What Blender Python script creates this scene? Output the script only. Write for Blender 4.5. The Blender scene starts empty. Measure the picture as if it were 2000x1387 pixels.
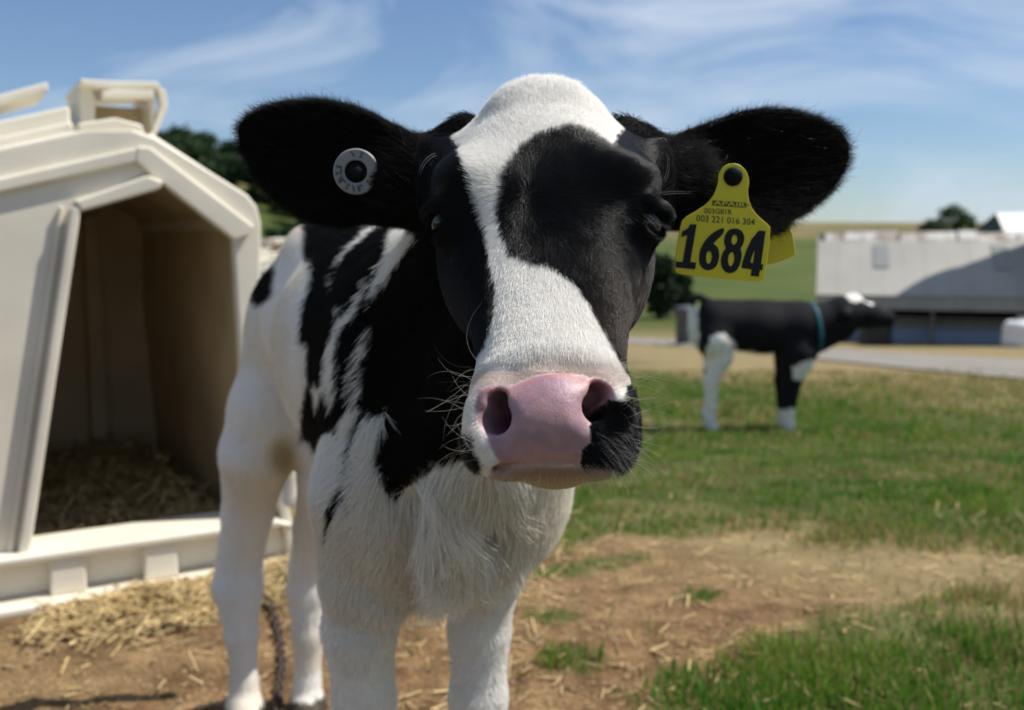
import bpy, bmesh, math, random, time
import numpy as np
from mathutils import Vector, Matrix
T0 = time.time()
R = math.radians
rng = np.random.default_rng(7)
random.seed(7)
sc = bpy.context.scene
COL = sc.collection
HAIR = True

# ------------------------------------------------------------------ camera
CAM = np.array([0.0, 0.0, 0.83]); FPX = 1944.4; PITCH = R(6.56)
FW = np.array([0, math.cos(PITCH), -math.sin(PITCH)])
UP = np.array([0, math.sin(PITCH), math.cos(PITCH)])
cd = bpy.data.cameras.new('camera'); cam = bpy.data.objects.new('camera', cd); COL.objects.link(cam)
cam.location = CAM; cam.rotation_euler = (math.pi/2 - PITCH, 0, 0)
cd.sensor_width = 36; cd.lens = 35.0; cd.clip_start = 0.02; cd.clip_end = 3000
cd.dof.use_dof = True; cd.dof.focus_distance = 0.640; cd.dof.aperture_fstop = 7.1
sc.camera = cam

# ------------------------------------------------------------------ sky, sun, exposure
SUN = Vector((0.54, 0.08, 0.84)).normalized()
w = bpy.data.worlds.new('World'); sc.world = w; w.use_nodes = True
nt = w.node_tree; N = nt.nodes; L = nt.links
bgn = N['Background']; bgn.inputs['Strength'].default_value = 0.076
sky = N.new('ShaderNodeTexSky'); sky.sky_type = 'NISHITA'; sky.sun_disc = False
sky.sun_elevation = math.asin(SUN.z); sky.sun_rotation = math.atan2(SUN.x, SUN.y)
sky.air_density = 1.0; sky.dust_density = 0.25; sky.ozone_density = 3.0; sky.altitude = 200
tc = N.new('ShaderNodeTexCoord')
mp = N.new('ShaderNodeMapping'); mp.inputs['Scale'].default_value = (1.0, 1.0, 3.4); mp.inputs['Rotation'].default_value = (0, R(14), R(35))
L.new(tc.outputs['Generated'], mp.inputs['Vector'])
n1 = N.new('ShaderNodeTexNoise'); n1.inputs['Scale'].default_value = 2.3; n1.inputs['Detail'].default_value = 7; n1.inputs['Roughness'].default_value = 0.56; n1.inputs['Distortion'].default_value = 1.1
L.new(mp.outputs[0], n1.inputs['Vector'])
cr = N.new('ShaderNodeValToRGB'); cr.color_ramp.elements[0].position = 0.43; cr.color_ramp.elements[1].position = 0.68
cr.color_ramp.elements[0].color = (0.04, 0.04, 0.04, 1); cr.color_ramp.elements[1].color = (0.85, 0.85, 0.85, 1)
L.new(n1.outputs[0], cr.inputs[0])
mx = N.new('ShaderNodeMix'); mx.data_type = 'RGBA'
mx.inputs['B'].default_value = (7.0, 8.1, 9.6, 1)
tn = N.new('ShaderNodeMix'); tn.data_type = 'RGBA'; tn.blend_type = 'MULTIPLY'; tn.inputs['Factor'].default_value = 1; tn.inputs['B'].default_value = (.90, 1.0, 1.14, 1)
L.new(sky.outputs[0], tn.inputs['A']); L.new(cr.outputs[0], mx.inputs['Factor']); L.new(tn.outputs['Result'], mx.inputs['A'])
L.new(mx.outputs['Result'], bgn.inputs['Color'])
sd = bpy.data.lights.new('sun', 'SUN'); sd.energy = 5.0; sd.angle = R(0.53); sd.color = (1.0, 0.955, 0.88)
so = bpy.data.objects.new('sun', sd); COL.objects.link(so)
so.rotation_euler = SUN.to_track_quat('Z', 'Y').to_euler()
sc.view_settings.view_transform = 'Standard'; sc.view_settings.look = 'None'
sc.view_settings.exposure = 0.24; sc.view_settings.gamma = 1.0
sc.cycles.use_denoising = True
sc.cycles.max_bounces = 8; sc.cycles.transparent_max_bounces = 8

# ------------------------------------------------------------------ helpers
def P(px, py, d):
    """place point: photo pixel seen at forward distance d (world Y)"""
    v = FW + np.array([(px-1000)/FPX, 0, 0]) - UP*((py-693.5)/FPX)
    return CAM + v*(d/v[1])
def proj(p):
    q = p - CAM; zc = q@FW
    return 1000+FPX*q[:, 0]/zc, 693.5-FPX*(q@UP)/zc
def sstep(a, b, x):
    t = np.clip((x-a)/(b-a), 0, 1); return t*t*(3-2*t)

def srgb(r, g, b):
    f = lambda c: (c/255/12.92) if c/255 <= .04045 else ((c/255+.055)/1.055)**2.4
    return (f(r), f(g), f(b), 1)

def mat(name, col=(.5, .5, .5, 1), rough=.7, spec=.5, attr=None, noise=None, bump=None, coat=0, sss=0, trans=0):
    """noise=(scale, amount): albedo variation; bump=(scale, strength, distance)"""
    m = bpy.data.materials.new(name); m.use_nodes = True
    n = m.node_tree.nodes; l = m.node_tree.links; b = n['Principled BSDF']
    b.inputs['Roughness'].default_value = rough; b.inputs['Specular IOR Level'].default_value = spec
    b.inputs['Coat Weight'].default_value = coat
    if sss:
        b.inputs['Subsurface Weight'].default_value = sss; b.inputs['Subsurface Radius'].default_value = (.006, .0025, .0015); b.inputs['Subsurface Scale'].default_value = 1
    if attr:
        a = n.new('ShaderNodeAttribute'); a.attribute_name = attr; src = a.outputs['Color']
    else:
        a = n.new('ShaderNodeRGB'); a.outputs[0].default_value = col; src = a.outputs[0]
    if noise:
        t = n.new('ShaderNodeTexCoord'); z = n.new('ShaderNodeTexNoise'); z.inputs['Scale'].default_value = noise[0]; z.inputs['Detail'].default_value = 5
        l.new(t.outputs['Object'], z.inputs['Vector'])
        mr = n.new('ShaderNodeMapRange'); mr.inputs['From Min'].default_value = .3; mr.inputs['From Max'].default_value = .7
        mr.inputs['To Min'].default_value = 1-noise[1]; mr.inputs['To Max'].default_value = 1+noise[1]*.6
        l.new(z.outputs[0], mr.inputs[0])
        vm = n.new('ShaderNodeVectorMath'); vm.operation = 'MULTIPLY'
        l.new(src, vm.inputs[0]); l.new(mr.outputs[0], vm.inputs[1]); src = vm.outputs[0]
    l.new(src, b.inputs['Base Color'])
    if bump:
        t = n.new('ShaderNodeTexCoord'); z = n.new('ShaderNodeTexNoise'); z.inputs['Scale'].default_value = bump[0]; z.inputs['Detail'].default_value = 6
        l.new(t.outputs['Object'], z.inputs['Vector'])
        bp = n.new('ShaderNodeBump'); bp.inputs['Strength'].default_value = bump[1]; bp.inputs['Distance'].default_value = bump[2]
        l.new(z.outputs[0], bp.inputs['Height']); l.new(bp.outputs[0], b.inputs['Normal'])
    if trans:
        tr = n.new('ShaderNodeBsdfTranslucent'); l.new(src, tr.inputs['Color'])
        ms = n.new('ShaderNodeMixShader'); ms.inputs[0].default_value = trans
        out = n['Material Output']; l.new(b.outputs[0], ms.inputs[1]); l.new(tr.outputs[0], ms.inputs[2]); l.new(ms.outputs[0], out.inputs['Surface'])
    return m

def mesh_obj(name, verts, faces, m=None, parent=None, smooth=False, cols=None, colname='col'):
    me = bpy.data.meshes.new(name)
    verts = np.asarray(verts, dtype=np.float32)
    if isinstance(faces, np.ndarray):
        nf, k = faces.shape
        me.vertices.add(len(verts)); me.vertices.foreach_set('co', verts.ravel())
        me.loops.add(nf*k); me.loops.foreach_set('vertex_index', faces.astype(np.int32).ravel())
        me.polygons.add(nf); me.polygons.foreach_set('loop_start', np.arange(0, nf*k, k, dtype=np.int32))
        me.update(calc_edges=True)
    else:
        me.from_pydata(verts.tolist(), [], faces); me.update()
    if smooth:
        me.polygons.foreach_set('use_smooth', np.ones(len(me.polygons), dtype=bool))
    if cols is not None:
        a = me.attributes.new(colname, 'FLOAT_COLOR', 'POINT')
        c = np.ones((len(verts), 4), dtype=np.float32); c[:, :3] = cols[:, :3]
        a.data.foreach_set('color', c.ravel())
    o = bpy.data.objects.new(name, me); COL.objects.link(o)
    if m: me.materials.append(m)
    if parent: o.parent = parent
    return o

def empty(name, loc=(0, 0, 0), label=None, cat=None, group=None):
    o = bpy.data.objects.new(name, None); COL.objects.link(o); o.location = loc; o.empty_display_size = .1
    tag(o, label, cat, group); return o
def tag(o, label=None, cat=None, group=None, kind=None):
    if label: o['label'] = label
    if cat: o['category'] = cat
    if group: o['group'] = group
    if kind: o['kind'] = kind
    return o
def reparent(o, par):
    """child built in world coordinates under an empty at loc"""
    o.parent = par; o.matrix_parent_inverse = Matrix.Translation(-Vector(par.location))
    return o

def inpoly(x, y, poly):
    poly = np.asarray(poly, float); c = np.zeros(len(x), bool); n = len(poly); j = n-1
    for i in range(n):
        xi, yi = poly[i]; xj, yj = poly[j]
        if yi != yj:
            hit = ((yi > y) != (yj > y)) & (x < (xj-xi)*(y-yi)/(yj-yi)+xi)
            c ^= hit
        j = i
    return c
def sdpoly(x, y, poly):
    """signed distance to polygon, negative inside"""
    poly = np.asarray(poly, float); d = np.full(x.shape, 1e9); n = len(poly)
    for i in range(n):
        a = poly[i]; b = poly[(i+1) % n]; e = b-a; wx = x-a[0]; wy = y-a[1]
        t = np.clip((wx*e[0]+wy*e[1])/(e@e+1e-12), 0, 1)
        d = np.minimum(d, (wx-e[0]*t)**2+(wy-e[1]*t)**2)
    d = np.sqrt(d); return np.where(inpoly(x.ravel(), y.ravel(), poly).reshape(x.shape), -d, d)
def smooth_poly(poly, it=2):
    p = np.asarray(poly, float)
    for _ in range(it):
        q = np.roll(p, -1, 0); p = np.stack([.75*p+.25*q, .25*p+.75*q], 1).reshape(-1, 2)
    return p

# ---- fast value noise (numpy, 3-D)
_tab = rng.random(4096).astype(np.float32)
def vnoise(p, f=1.0):
    q = p*f; i = np.floor(q).astype(np.int64); u = q-i; u = u*u*(3-2*u); r = 0
    for dx in (0, 1):
        for dy in (0, 1):
            for dz in (0, 1):
                h = ((i[:, 0]+dx)*73856093 ^ (i[:, 1]+dy)*19349663 ^ (i[:, 2]+dz)*83492791) & 4095
                r = r+_tab[h]*(u[:, 0] if dx else 1-u[:, 0])*(u[:, 1] if dy else 1-u[:, 1])*(u[:, 2] if dz else 1-u[:, 2])
    return r
def fbm(p, f, o=4):
    s = 0; a = .5
    for k in range(o):
        s = s+a*vnoise(p+k*17.3, f); f *= 2.03; a *= .5
    return s/(1-.5**o)

# ------------------------------------------------------------------ implicit surfaces
def smin(a, b, k):
    h = np.clip(.5+.5*(b-a)/k, 0, 1); return b+(a-b)*h-k*h*(1-h)
class Sdf:
    FAR = .06
    def __init__(s): s.ops = []
    def add(s, fn, lo, hi, k=.02, mode='u'): s.ops.append((fn, np.asarray(lo)-s.FAR, np.asarray(hi)+s.FAR, k, mode))
    def ell(s, c, r, k=.02, rot=None, mode='u'):
        c = np.asarray(c, float); r = np.asarray(r, float); M = None if rot is None else np.array(rot.to_3x3().inverted() if hasattr(rot, 'to_3x3') else rot.inverted())
        def fn(p):
            q = p-c
            if M is not None: q = q@M.T
            k0 = np.sqrt(((q/r)**2).sum(-1)); k1 = np.sqrt(((q/(r*r))**2).sum(-1))+1e-9
            return k0*(k0-1)/k1
        e = r.max() if rot is not None else r
        s.add(fn, c-e, c+e, k, mode)
    def cone(s, a, b, ra, rb, k=.02, mode='u', flat=None):
        a = np.asarray(a, float); b = np.asarray(b, float); ba = b-a; L2 = ba@ba
        def fn(p):
            q = p-a; h = np.clip((q@ba)/L2, 0, 1); h2 = h*h*(3-2*h)*.5+h*.5
            return np.sqrt(((q-h[..., None]*ba)**2).sum(-1))-(ra+(rb-ra)*h2)
        m = max(ra, rb); s.add(fn, np.minimum(a, b)-m, np.maximum(a, b)+m, k, mode)
    def chain(s, pts, rs, k=.02, kin=.012):
        """limb: connected cones, blended to the rest with k at the first one"""
        for i in range(len(pts)-1): s.cone(pts[i], pts[i+1], rs[i], rs[i+1], k if i == 0 else kin)
    def _comb(s, d, v, k, mode):
        if mode == 'u': return smin(d, v, k)
        return -smin(-d, v, k)          # smooth subtraction
    def __call__(s, p):
        d = np.full(p.shape[:-1], s.FAR)
        for fn, lo, hi, k, mode in s.ops:
            m = ((p > lo) & (p < hi)).all(-1)
            if m.any(): d[m] = s._comb(d[m], fn(p[m]), k, mode)
        return d
    def grid(s, lo, hi, h):
        lo = np.asarray(lo, float); n = np.ceil((np.asarray(hi)-lo)/h).astype(int)+1
        ax = [lo[i]+h*np.arange(n[i]) for i in range(3)]
        D = np.full(n, s.FAR, np.float64)
        for fn, l, u, k, mode in s.ops:
            i0 = np.clip(np.floor((l-lo)/h).astype(int), 0, n); i1 = np.clip(np.ceil((u-lo)/h).astype(int)+1, 0, n)
            if (i1 <= i0).any(): continue
            sl = tuple(slice(i0[i], i1[i]) for i in range(3))
            pts = np.stack(np.meshgrid(*[ax[i][sl[i]] for i in range(3)], indexing='ij'), -1)
            D[sl] = s._comb(D[sl], fn(pts), k, mode)
        return D, lo
    def mesh(s, lo, hi, h, subdiv=0):
        D, lo = s.grid(lo, hi, h)
        V, F = surface_nets(D); V = lo+V*h
        V = s.relax(V, F)
        for _ in range(subdiv):
            V, F = subdivide(V, F); V = s.relax(V, F, smooth=1)
        return V, F
    def grad(s, V, e=.0012):
        g = np.zeros_like(V)
        for i in range(3):
            o = np.zeros(3); o[i] = e; g[:, i] = s(V+o)-s(V-o)
        return g/(np.linalg.norm(g, axis=1, keepdims=True)+1e-12)
    def relax(s, V, F, smooth=2):
        for it in range(smooth):
            A = np.zeros_like(V); c = np.zeros(len(V))
            for i in range(4):
                j = F[:, (i+1) % 4]; k = F[:, i-1]
                np.add.at(A, F[:, i], V[j]+V[k]); np.add.at(c, F[:, i], 2)
            V = V*.4+.6*A/np.maximum(c, 1)[:, None]
            d = s(V); g = s.grad(V); V = V-g*np.clip(d, -.01, .01)[:, None]
        return V
def surface_nets(D):
    ins = D < 0; nx, ny, nz = D.shape
    cnt = np.zeros((nx-1, ny-1, nz-1), np.int8)
    for dx in (0, 1):
        for dy in (0, 1):
            for dz in (0, 1): cnt += ins[dx:nx-1+dx, dy:ny-1+dy, dz:nz-1+dz]
    act = (cnt > 0) & (cnt < 8); idx = np.full(act.shape, -1, np.int64); C = np.argwhere(act); idx[act] = np.arange(len(C))
    S = np.zeros((len(C), 3)); K = np.zeros(len(C))
    cor = np.array([[a, b, c] for a in (0, 1) for b in (0, 1) for c in (0, 1)])
    val = np.stack([D[C[:, 0]+c[0], C[:, 1]+c[1], C[:, 2]+c[2]] for c in cor], 1)
    for i in range(8):
        for j in range(i+1, 8):
            if abs(cor[i]-cor[j]).sum() != 1: continue
            a, b = val[:, i], val[:, j]; m = (a < 0) != (b < 0)
            t = a[m]/(a[m]-b[m]); S[m] += cor[i]+t[:, None]*(cor[j]-cor[i]); K[m] += 1
    V = C+S/K[:, None]
    Fs = []
    for ax in range(3):
        a = [slice(None)]*3; b = [slice(None)]*3; a[ax] = slice(0, -1); b[ax] = slice(1, None)
        A, B = ins[tuple(a)], ins[tuple(b)]; E = np.argwhere(A != B); o1, o2 = (ax+1) % 3, (ax+2) % 3
        E = E[(E[:, o1] > 0) & (E[:, o2] > 0) & (E[:, o1] < D.shape[o1]-1) & (E[:, o2] < D.shape[o2]-1)]
        flip = B[tuple(E.T)]
        def cell(d1, d2):
            q = E.copy(); q[:, o1] -= d1; q[:, o2] -= d2; return idx[tuple(q.T)]
        Q = np.stack([cell(1, 1), cell(0, 1), cell(0, 0), cell(1, 0)], 1)
        Q[flip] = Q[flip][:, ::-1]; Fs.append(Q)
    F = np.concatenate(Fs); return V, F[(F >= 0).all(1)]
def subdivide(V, F):
    n = len(V); e = np.concatenate([F[:, [i, (i+1) % 4]] for i in range(4)]); e.sort(1)
    u, inv = np.unique(e, axis=0, return_inverse=True); inv = inv.reshape(-1)
    M = V[u].mean(1); Cc = V[F].mean(1); nf = len(F)
    em = (n+inv).reshape(4, nf).T; ci = n+len(u)+np.arange(nf)
    nf4 = [np.stack([F[:, i], em[:, i], ci, em[:, i-1]], 1) for i in range(4)]
    return np.concatenate([V, M, Cc]), np.concatenate(nf4)
def table(ts, vs, n=400, sig=.012):
    """smooth 1-D profile"""
    x = np.linspace(ts[0]-.06, ts[-1]+.06, n); y = np.interp(x, ts, vs); g = np.exp(-.5*(np.arange(-60, 61)*(x[1]-x[0])/sig)**2); g /= g.sum()
    y = np.convolve(np.pad(y, 60, 'edge'), g, 'valid'); return lambda t: np.interp(t, x, y)

# ================================================================== terrain
def ground_z(X, Y):
    X = np.asarray(X, float); Y = np.asarray(Y, float)
    st = 2.15+3.0*sstep(-.2, -1.3, X)
    t = np.maximum(Y-st+.35, 0); s_ = .0915
    base = -s_*np.where(t < .7, t*t/1.4, t-.35)
    flat = -s_*44.0
    z = np.where(Y < 48, base, np.maximum(base, flat-0*Y))
    z = np.where(base < flat, flat, z)
    # far fields and the wooded hill
    z = z+8.9*sstep(62, 230, Y)
    z = z+10.8*sstep(-8, -60, X)*sstep(60, 165, Y)
    return z
def ground_hit(px, py):
    """where the sight line through a photo pixel meets the ground"""
    a = CAM; v = P(px, py, 1.0)-CAM; lo = .3; hi = .3
    while hi < 400:
        hi *= 1.01; q = a+v*hi
        if q[2] < ground_z(q[0], q[1]): break
        lo = hi
    for _ in range(30):
        m = (lo+hi)/2; q = a+v*m
        if q[2] < ground_z(q[0], q[1]): hi = m
        else: lo = m
    return np.array([q[0], q[1]])
def ghp(pts): return [tuple(ground_hit(*q)) for q in pts]
# bare earth, traced on the ground
DIRT = [ghp([(1000, 1075), (1130, 1085), (1200, 1050), (1330, 1062), (1480, 1055), (1560, 1085), (1700, 1090), (1850, 1098), (2010, 1085), (2120, 1085), (2120, 1140), (2010, 1148), (1860, 1165), (1730, 1180), (1600, 1220), (1500, 1265), (1400, 1300), (1300, 1330), (1230, 1387), (1180, 1500)])+[(.28, 1.0), (.1, .2), (-4, .2), (-4, 2.6), (-3.0, 4.8), (-.5, 4.4), (-.35, 3.3)]]
def grassiness(X, Y):
    p3 = np.stack([X, Y, 0*X], -1).reshape(-1, 3)
    d = sdpoly(X.ravel(), Y.ravel(), DIRT[0])
    d = d+(fbm(p3, 2.6, 4)-.5)*.42*np.clip(Y.ravel()/3, .5, 2.5)
    g = sstep(-.05, .10, d)
    # isolated tufts in the earth
    for (px, py, r) in TUFTS_G: g = np.maximum(g, .9*sstep(r, r*.35, np.hypot((X.ravel()-px)*1.0, (Y.ravel()-py)*1.4)+(fbm(p3, 9.)-.5)*.1))
    return g.reshape(X.shape)
TUFTS_G = [tuple(ground_hit(x, y))+(r,) for x, y, r in ((1110, 1118, .13), (1170, 1105, .12), (1080, 1205, .085), (1115, 1290, .10), (1060, 1125, .08), (1365, 1170, .06), (1240, 1090, .07), (1300, 1110, .05))]
def dryness(X, Y):
    """strawy, dry ground by the lane and in patches"""
    p3 = np.stack([X, Y, 0*X], -1).reshape(-1, 3)
    n = fbm(p3+4.2, .55, 4); x, y = proj(np.stack([X.ravel(), Y.ravel(), ground_z(X, Y).ravel()], -1))
    lane = sstep(8.5, 14, Y.ravel())*sstep(1.2, 3.6, X.ravel())
    side = sstep(6.0, 9.5, Y.ravel()+X.ravel()*.9-3)*sstep(2.2, 3.6, X.ravel())*.75
    far = sstep(46, 60, Y.ravel())
    return (np.clip(np.maximum(lane, side)*1.0+sstep(.54, .72, n)*.8, 0, 1)*(1-far)).reshape(X.shape)
nu, nv = 420, 520
uu = np.linspace(-1, 1, nu); vv = np.linspace(0, 1, nv)
gx = np.sinh(uu*7.4)/math.sinh(7.4)*700; gy = -30+0*vv
gy = np.concatenate([np.linspace(-60, .2, 30), .2+np.sinh(np.linspace(0, 1, nv)*6.6)/math.sinh(6.6)*900])
GX, GY = np.meshgrid(gx, gy, indexing='ij'); GZ = ground_z(GX, GY)
gp = np.stack([GX, GY, 0*GX], -1).reshape(-1, 3)
gg = grassiness(GX, GY); gd = dryness(GX, GY)
nearf = sstep(14, 3, np.hypot(GX, GY))
GZ = GZ+((fbm(gp, 6., 4)-.5).reshape(GX.shape)*.035+(fbm(gp, 30., 2)-.5).reshape(GX.shape)*.012*(1-gg))*nearf
nX, nY = GX.shape
idx = np.arange(nX*nY).reshape(nX, nY); gf = np.stack([idx[:-1, :-1], idx[1:, :-1], idx[1:, 1:], idx[:-1, 1:]], -1).reshape(-1, 4)
gcol = np.stack([gg.ravel(), gd.ravel(), sstep(48, 70, GY).ravel()], 1)
def ground_material():
    m = bpy.data.materials.new('pasture_ground'); m.use_nodes = True; n = m.node_tree.nodes; l = m.node_tree.links; b = n['Principled BSDF']
    b.inputs['Roughness'].default_value = .95; b.inputs['Specular IOR Level'].default_value = .15
    a = n.new('ShaderNodeAttribute'); a.attribute_name = 'col'; sp = n.new('ShaderNodeSeparateColor'); l.new(a.outputs['Color'], sp.inputs[0])
    t = n.new('ShaderNodeTexCoord')
    def noise(scale, det=6, ro=.6):
        z = n.new('ShaderNodeTexNoise'); z.inputs['Scale'].default_value = scale; z.inputs['Detail'].default_value = det; z.inputs['Roughness'].default_value = ro
        l.new(t.outputs['Object'], z.inputs['Vector']); return z.outputs[0]
    def ramp(src, stops):
        r = n.new('ShaderNodeValToRGB'); e = r.color_ramp.elements
        while len(e) < len(stops): e.new(.5)
        for q, (pos, c) in zip(e, stops): q.position = pos; q.color = c
        l.new(src, r.inputs[0]); return r.outputs[0]
    def mix(f, A, B):
        x = n.new('ShaderNodeMix'); x.data_type = 'RGBA'; l.new(f, x.inputs['Factor']); l.new(A, x.inputs['A']); l.new(B, x.inputs['B']); return x.outputs['Result']
    dirt = ramp(noise(9), [(.30, (.090, .050, .024, 1)), (.5, (.200, .120, .058, 1)), (.70, (.33, .215, .110, 1))])
    grit = ramp(noise(120, 3), [(.35, (.55, .55, .55, 1)), (.65, (1.15, 1.12, 1.08, 1))])
    mm = n.new('ShaderNodeMix'); mm.data_type = 'RGBA'; mm.blend_type = 'MULTIPLY'; mm.inputs['Factor'].default_value = 1; l.new(dirt, mm.inputs['A']); l.new(grit, mm.inputs['B'])
    turf = ramp(noise(5), [(.3, (.040, .046, .014, 1)), (.5, (.062, .078, .018, 1)), (.72, (.125, .105, .042, 1))])
    dry = ramp(noise(3.5), [(.3, (.16, .125, .055, 1)), (.7, (.30, .235, .12, 1))])
    field = ramp(noise(.035, 4), [(.35, (.050, .072, .016, 1)), (.52, (.075, .098, .022, 1)), (.66, (.14, .115, .04, 1))])
    sx = n.new('ShaderNodeSeparateXYZ'); l.new(t.outputs['Object'], sx.inputs[0]); fy = n.new('ShaderNodeMapRange'); fy.inputs['From Min'].default_value = 150; fy.inputs['From Max'].default_value = 163; l.new(sx.outputs[1], fy.inputs[0])
    stub = ramp(noise(.05, 4), [(.4, (.115, .105, .045, 1)), (.6, (.20, .155, .07, 1))]); field = mix(fy.outputs[0], field, stub)
    c = mix(sp.outputs[0], mm.outputs['Result'], turf); c = mix(sp.outputs[1], c, dry); c = mix(sp.outputs[2], c, field)
    l.new(c, b.inputs['Base Color'])
    bp = n.new('ShaderNodeBump'); bp.inputs['Strength'].default_value = .6; bp.inputs['Distance'].default_value = .012; l.new(noise(60, 5), bp.inputs['Height']); l.new(bp.outputs[0], b.inputs['Normal'])
    return m
g_o = mesh_obj('ground', np.stack([GX, GY, GZ], -1).reshape(-1, 3), gf, ground_material(), smooth=True, cols=gcol)
tag(g_o, kind='structure')
def gz_near(X, Y):
    p3 = np.stack([X, Y, 0*X], -1)
    return ground_z(X, Y)+((fbm(p3, 6., 4)-.5)*.035)*sstep(14, 3, np.hypot(X, Y))
print('ground', round(time.time()-T0, 1))

# ------------------------------------------------------------------ grass blades
def blades(X, Y, h, wd, cols, name, kind_label, m, lean=.5):
    n = len(X); z0 = gz_near(X, Y); a = rng.random(n)*2*math.pi; ln = rng.random(n)*lean; la = rng.random(n)*2*math.pi
    base = np.stack([X, Y, z0-.004], 1); side = np.stack([np.cos(a), np.sin(a), 0*a], 1)*wd[:, None]/2
    up_ = np.stack([np.cos(la)*ln, np.sin(la)*ln, 1+0*ln], 1); up_ /= np.linalg.norm(up_, axis=1, keepdims=True)
    dr = np.stack([np.cos(la)*ln, np.sin(la)*ln, -ln*.45], 1)
    mid = base+up_*(h*.55)[:, None]; tip = base+up_*h[:, None]+dr*(h*.45)[:, None]
    V = np.stack([base-side, base+side, mid-side*.8, mid+side*.8, tip], 1).reshape(-1, 3)
    k = np.arange(n)[:, None]*5
    F = np.concatenate([k+[0, 1, 3], k+[0, 3, 2], k+[2, 3, 4]])
    o = mesh_obj(name, V, F, m, cols=np.repeat(cols, 5, 0)); return o
M_GRASS = mat('grass_blade', attr='col', rough=.5, spec=.35, trans=.35)
def sample_view(n, d0, d1, power):
    """ground points in a wide wedge in front of the lens, denser near"""
    d = d0*(d1/d0)**(rng.random(n)**power); x = (rng.random(n)*2.5-.85)*d*.80+rng.normal(0, .12, n)*d
    return x, d
X, Y = sample_view(520000, 1.0, 16, .95)
gr = grassiness(X, Y); dr = dryness(X, Y)
p3 = np.stack([X, Y, 0*X], 1); clmp = sstep(.40, .60, fbm(p3+1.3, 7.5, 3))
keep = (rng.random(len(X)) < gr*(1-.5*dr)*(.28+.72*clmp)) | (rng.random(len(X)) < .010)
keep &= ~((X < -.45) & (Y < 5)); X, Y, gr, dr = X[keep], Y[keep], gr[keep], dr[keep]
n_ = len(X); p3 = np.stack([X, Y, 0*X], 1); lush = fbm(p3, 1.7, 3)
nearlush = sstep(2.4, 1.7, Y)*sstep(.15, .6, X)
h = (.012+.030*rng.random(n_)**1.5+.050*np.clip(lush-.45, 0, 1)*2+.004*nearlush*rng.random(n_))*np.clip(.75+.06*Y, .8, 1.4)
wd = (.0030+.0042*rng.random(n_)**2)*np.clip(Y/3.0, .8, 4)
hue = fbm(p3+8, 3.5, 3)+rng.normal(0, .10, n_)
cA = np.array([.070, .205, .012]); cB = np.array([.20, .29, .042]); cC = np.array([.42, .31, .13])
t_ = np.clip((hue-.35)/.4, 0, 1)[:, None]; cols = cA+(cB-cA)*t_
dryb = (rng.random(n_) < .15+.5*dr+.40*sstep(.52, .68, fbm(p3+21, 2.2, 3))*(1-.5*nearlush))[:, None]; cols = np.where(dryb, cC*(.6+.6*rng.random((n_, 1))), cols)
go = blades(X, Y, h, wd, cols, 'grass', '', M_GRASS); tag(go, 'short green pasture grass with dry blades', 'grass', kind='stuff')
# ------------------------------------------------------------------ loose straw
def straw(X, Y, ln, wd, cols, name, zoff=0, tilt=.25, zfun=gz_near):
    n = len(X); a = rng.random(n)*2*math.pi; ti = rng.normal(0, tilt, n); z0 = zfun(X, Y)+.004+zoff+np.abs(np.sin(ti))*ln*.4
    d = np.stack([np.cos(a)*np.cos(ti), np.sin(a)*np.cos(ti), np.sin(ti)], 1)*ln[:, None]/2
    s_ = np.stack([-np.sin(a), np.cos(a), 0*a], 1)*wd[:, None]/2; u_ = np.stack([0*a, 0*a, 1+0*a], 1)*wd[:, None]*.6; c = np.stack([X, Y, z0], 1)
    V = np.stack([c-d-s_, c-d+s_, c-d+u_, c+d-s_, c+d+s_, c+d+u_], 1).reshape(-1, 3); k = np.arange(n)[:, None]*6
    F = np.concatenate([k+[0, 1, 4, 3], k+[1, 2, 5, 4], k+[2, 0, 3, 5]])
    return mesh_obj(name, V, F, M_STRAW, cols=np.repeat(cols, 6, 0))
M_STRAW = mat('straw', attr='col', rough=.45, spec=.4)
def straw_cols(n): return np.array([.66, .50, .24])*(.40+.85*rng.random((n, 1)))*np.array([1, .97+0*.1, .95])
parts_ = []
X, Y = sample_view(26000, 1.2, 9, 1.0); gr = grassiness(X, Y); p3 = np.stack([X, Y, 0*X], 1)
keep = rng.random(len(X)) < np.clip(.22+.5*(fbm(p3, 1.8)-.35), .03, 1)*(1-.72*gr)*np.where(X < -.2, .35, 1); X, Y = X[keep], Y[keep]
sx_ = rng.normal(0, 1, 9000); t_ = rng.random(9000)
A_, B_ = ground_hit(110, 1205), ground_hit(590, 1110)          # drift of straw along the hutch
X2 = A_[0]+(B_[0]-A_[0])*t_+sx_*.03+.03; Y2 = A_[1]+(B_[1]-A_[1])*t_-np.abs(rng.normal(0, 1, 9000))*.062*(.1+1.5*fbm(np.stack([t_*1.0, 0*t_, 0*t_], 1), 7.)**2*2)
X3 = rng.normal(-.42, .22, 6000); Y3 = rng.normal(2.9, .35, 6000); ok = (X3 > -.62)
Xs = np.concatenate([X, X2, X3[ok]]); Ys = np.concatenate([Y, Y2, Y3[ok]]); n_ = len(Xs)
zo = np.concatenate([np.zeros(len(X)), np.abs(rng.normal(0, .011, 9000)), np.zeros(ok.sum())])
so_ = straw(Xs, Ys, .016+.055*rng.random(n_)**2, .0022+.0026*rng.random(n_), straw_cols(n_), 'straw', zo); tag(so_, 'loose golden straw scattered over the bare earth', 'straw', kind='stuff')
X, Y = sample_view(60000, 1.2, 6, 1.0); gr = grassiness(X, Y); p3 = np.stack([X, Y, 0*X], 1)
keep = rng.random(len(X)) < np.clip(.25+1.3*(fbm(p3+3, 2.5)-.42), .04, 1)*(1-.85*gr); X, Y = X[keep], Y[keep]; n_ = len(X)
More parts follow.
